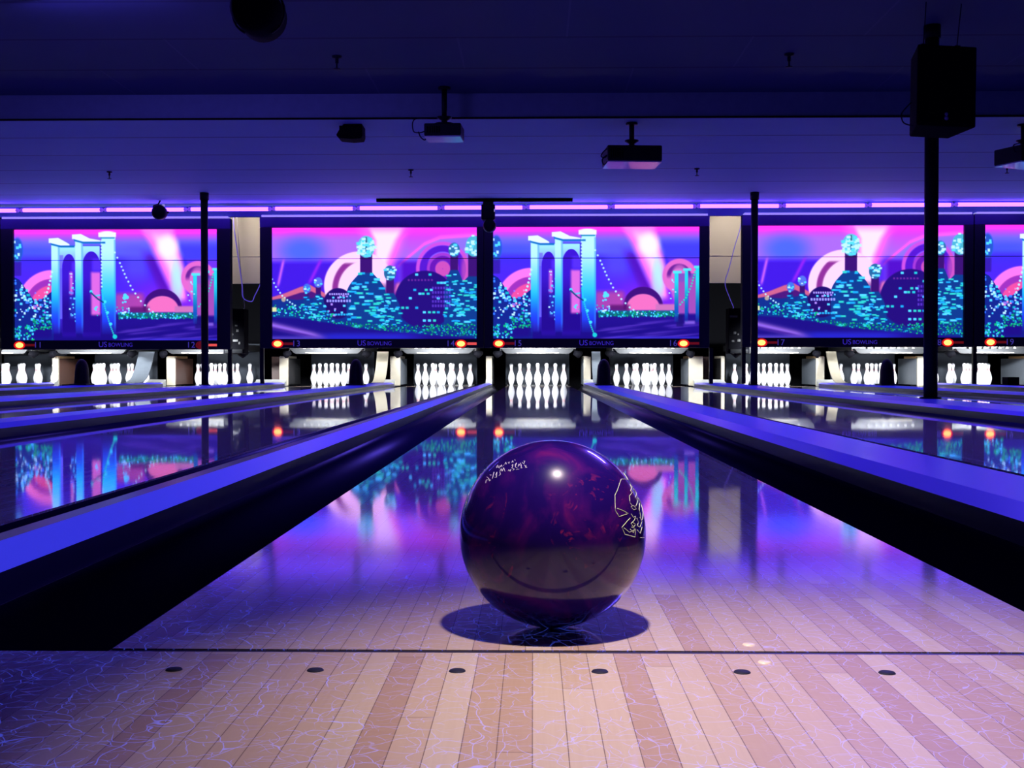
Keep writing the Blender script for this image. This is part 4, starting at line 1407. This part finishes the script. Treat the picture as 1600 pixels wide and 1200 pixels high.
EMBLEM = [[(0.761, -0.002, 0.648), (0.801, -0.122, 0.585), (0.711, -0.343, 0.614), (0.685, -0.449, 0.574), (0.657, -0.547, 0.519), (0.627, -0.616, 0.477), (0.625, -0.668, 0.404), (0.624, -0.707, 0.332), (0.664, -0.699, 0.267), (0.717, -0.639, 0.277), (0.769, -0.573, 0.283), (0.696, -0.639, 0.327), (0.644, -0.681, 0.349)], [(0.787, -0.57, 0.237), (0.754, -0.62, 0.215), (0.691, -0.705, 0.159), (0.725, -0.684, 0.085), (0.783, -0.619, 0.062), (0.839, -0.543, 0.037), (0.846, -0.52, 0.116), (0.775, -0.624, 0.098), (0.714, -0.683, 0.152)], [(0.818, -0.186, 0.544), (0.831, -0.215, 0.514), (0.811, -0.323, 0.488), (0.831, -0.296, 0.471), (0.792, -0.415, 0.448), (0.791, -0.478, 0.383), (0.818, -0.456, 0.351), (0.8, -0.493, 0.341), (0.832, -0.462, 0.309), (0.866, -0.393, 0.308), (0.834, -0.427, 0.348), (0.809, -0.475, 0.347)], [(0.801, -0.533, 0.275), (0.823, -0.516, 0.237), (0.853, -0.461, 0.244), (0.835, -0.51, 0.207), (0.793, -0.582, 0.181), (0.824, -0.548, 0.141), (0.85, -0.501, 0.163), (0.809, -0.555, 0.192)], [(0.784, -0.608, 0.128), (0.819, -0.567, 0.087), (0.84, -0.528, 0.124), (0.8, -0.582, 0.146)], [(0.859, -0.145, 0.492), (0.896, -0.032, 0.442), (0.861, -0.288, 0.419), (0.894, -0.24, 0.377), (0.86, -0.385, 0.336)], [(0.913, -0.11, 0.392), (0.945, -0.05, 0.325), (0.958, -0.106, 0.266), (0.943, -0.274, 0.191), (0.922, -0.34, 0.185), (0.903, -0.311, 0.298), (0.916, -0.208, 0.344)], [(0.865, -0.45, 0.221), (0.885, -0.432, 0.176), (0.866, -0.478, 0.146), (0.9, -0.417, 0.123), (0.931, -0.325, 0.169), (0.905, -0.366, 0.218)], [(0.865, -0.491, 0.105), (0.903, -0.425, 0.059), (0.928, -0.355, 0.115)], [(0.903, -0.429, 0.015), (0.961, -0.278, -0.007)]]


def engraving(lines, name, m, w, label):
    b = MB()
    for pl in lines:
        P = []
        for u, v in zip(pl, pl[1:]):
            u, v = Vector(u), Vector(v)
            k = 3
            P += [(u + (v - u) * i / k) for i in range(k)]
        P.append(Vector(pl[-1]))
        P = [p.normalized() * (BR + 0.00015) for p in P]
        b.tube(P, w, 5)
    o = b.build(name, m, t)
    o['label'] = label


engraving(LETTERS, 'small_lettering', M['engrave_white'], 0.00032, 'two lines of small white lettering')
engraving(EMBLEM, 'outlined_emblem', M['engrave_green'], 0.00034, 'pale outlined emblem with lettering')
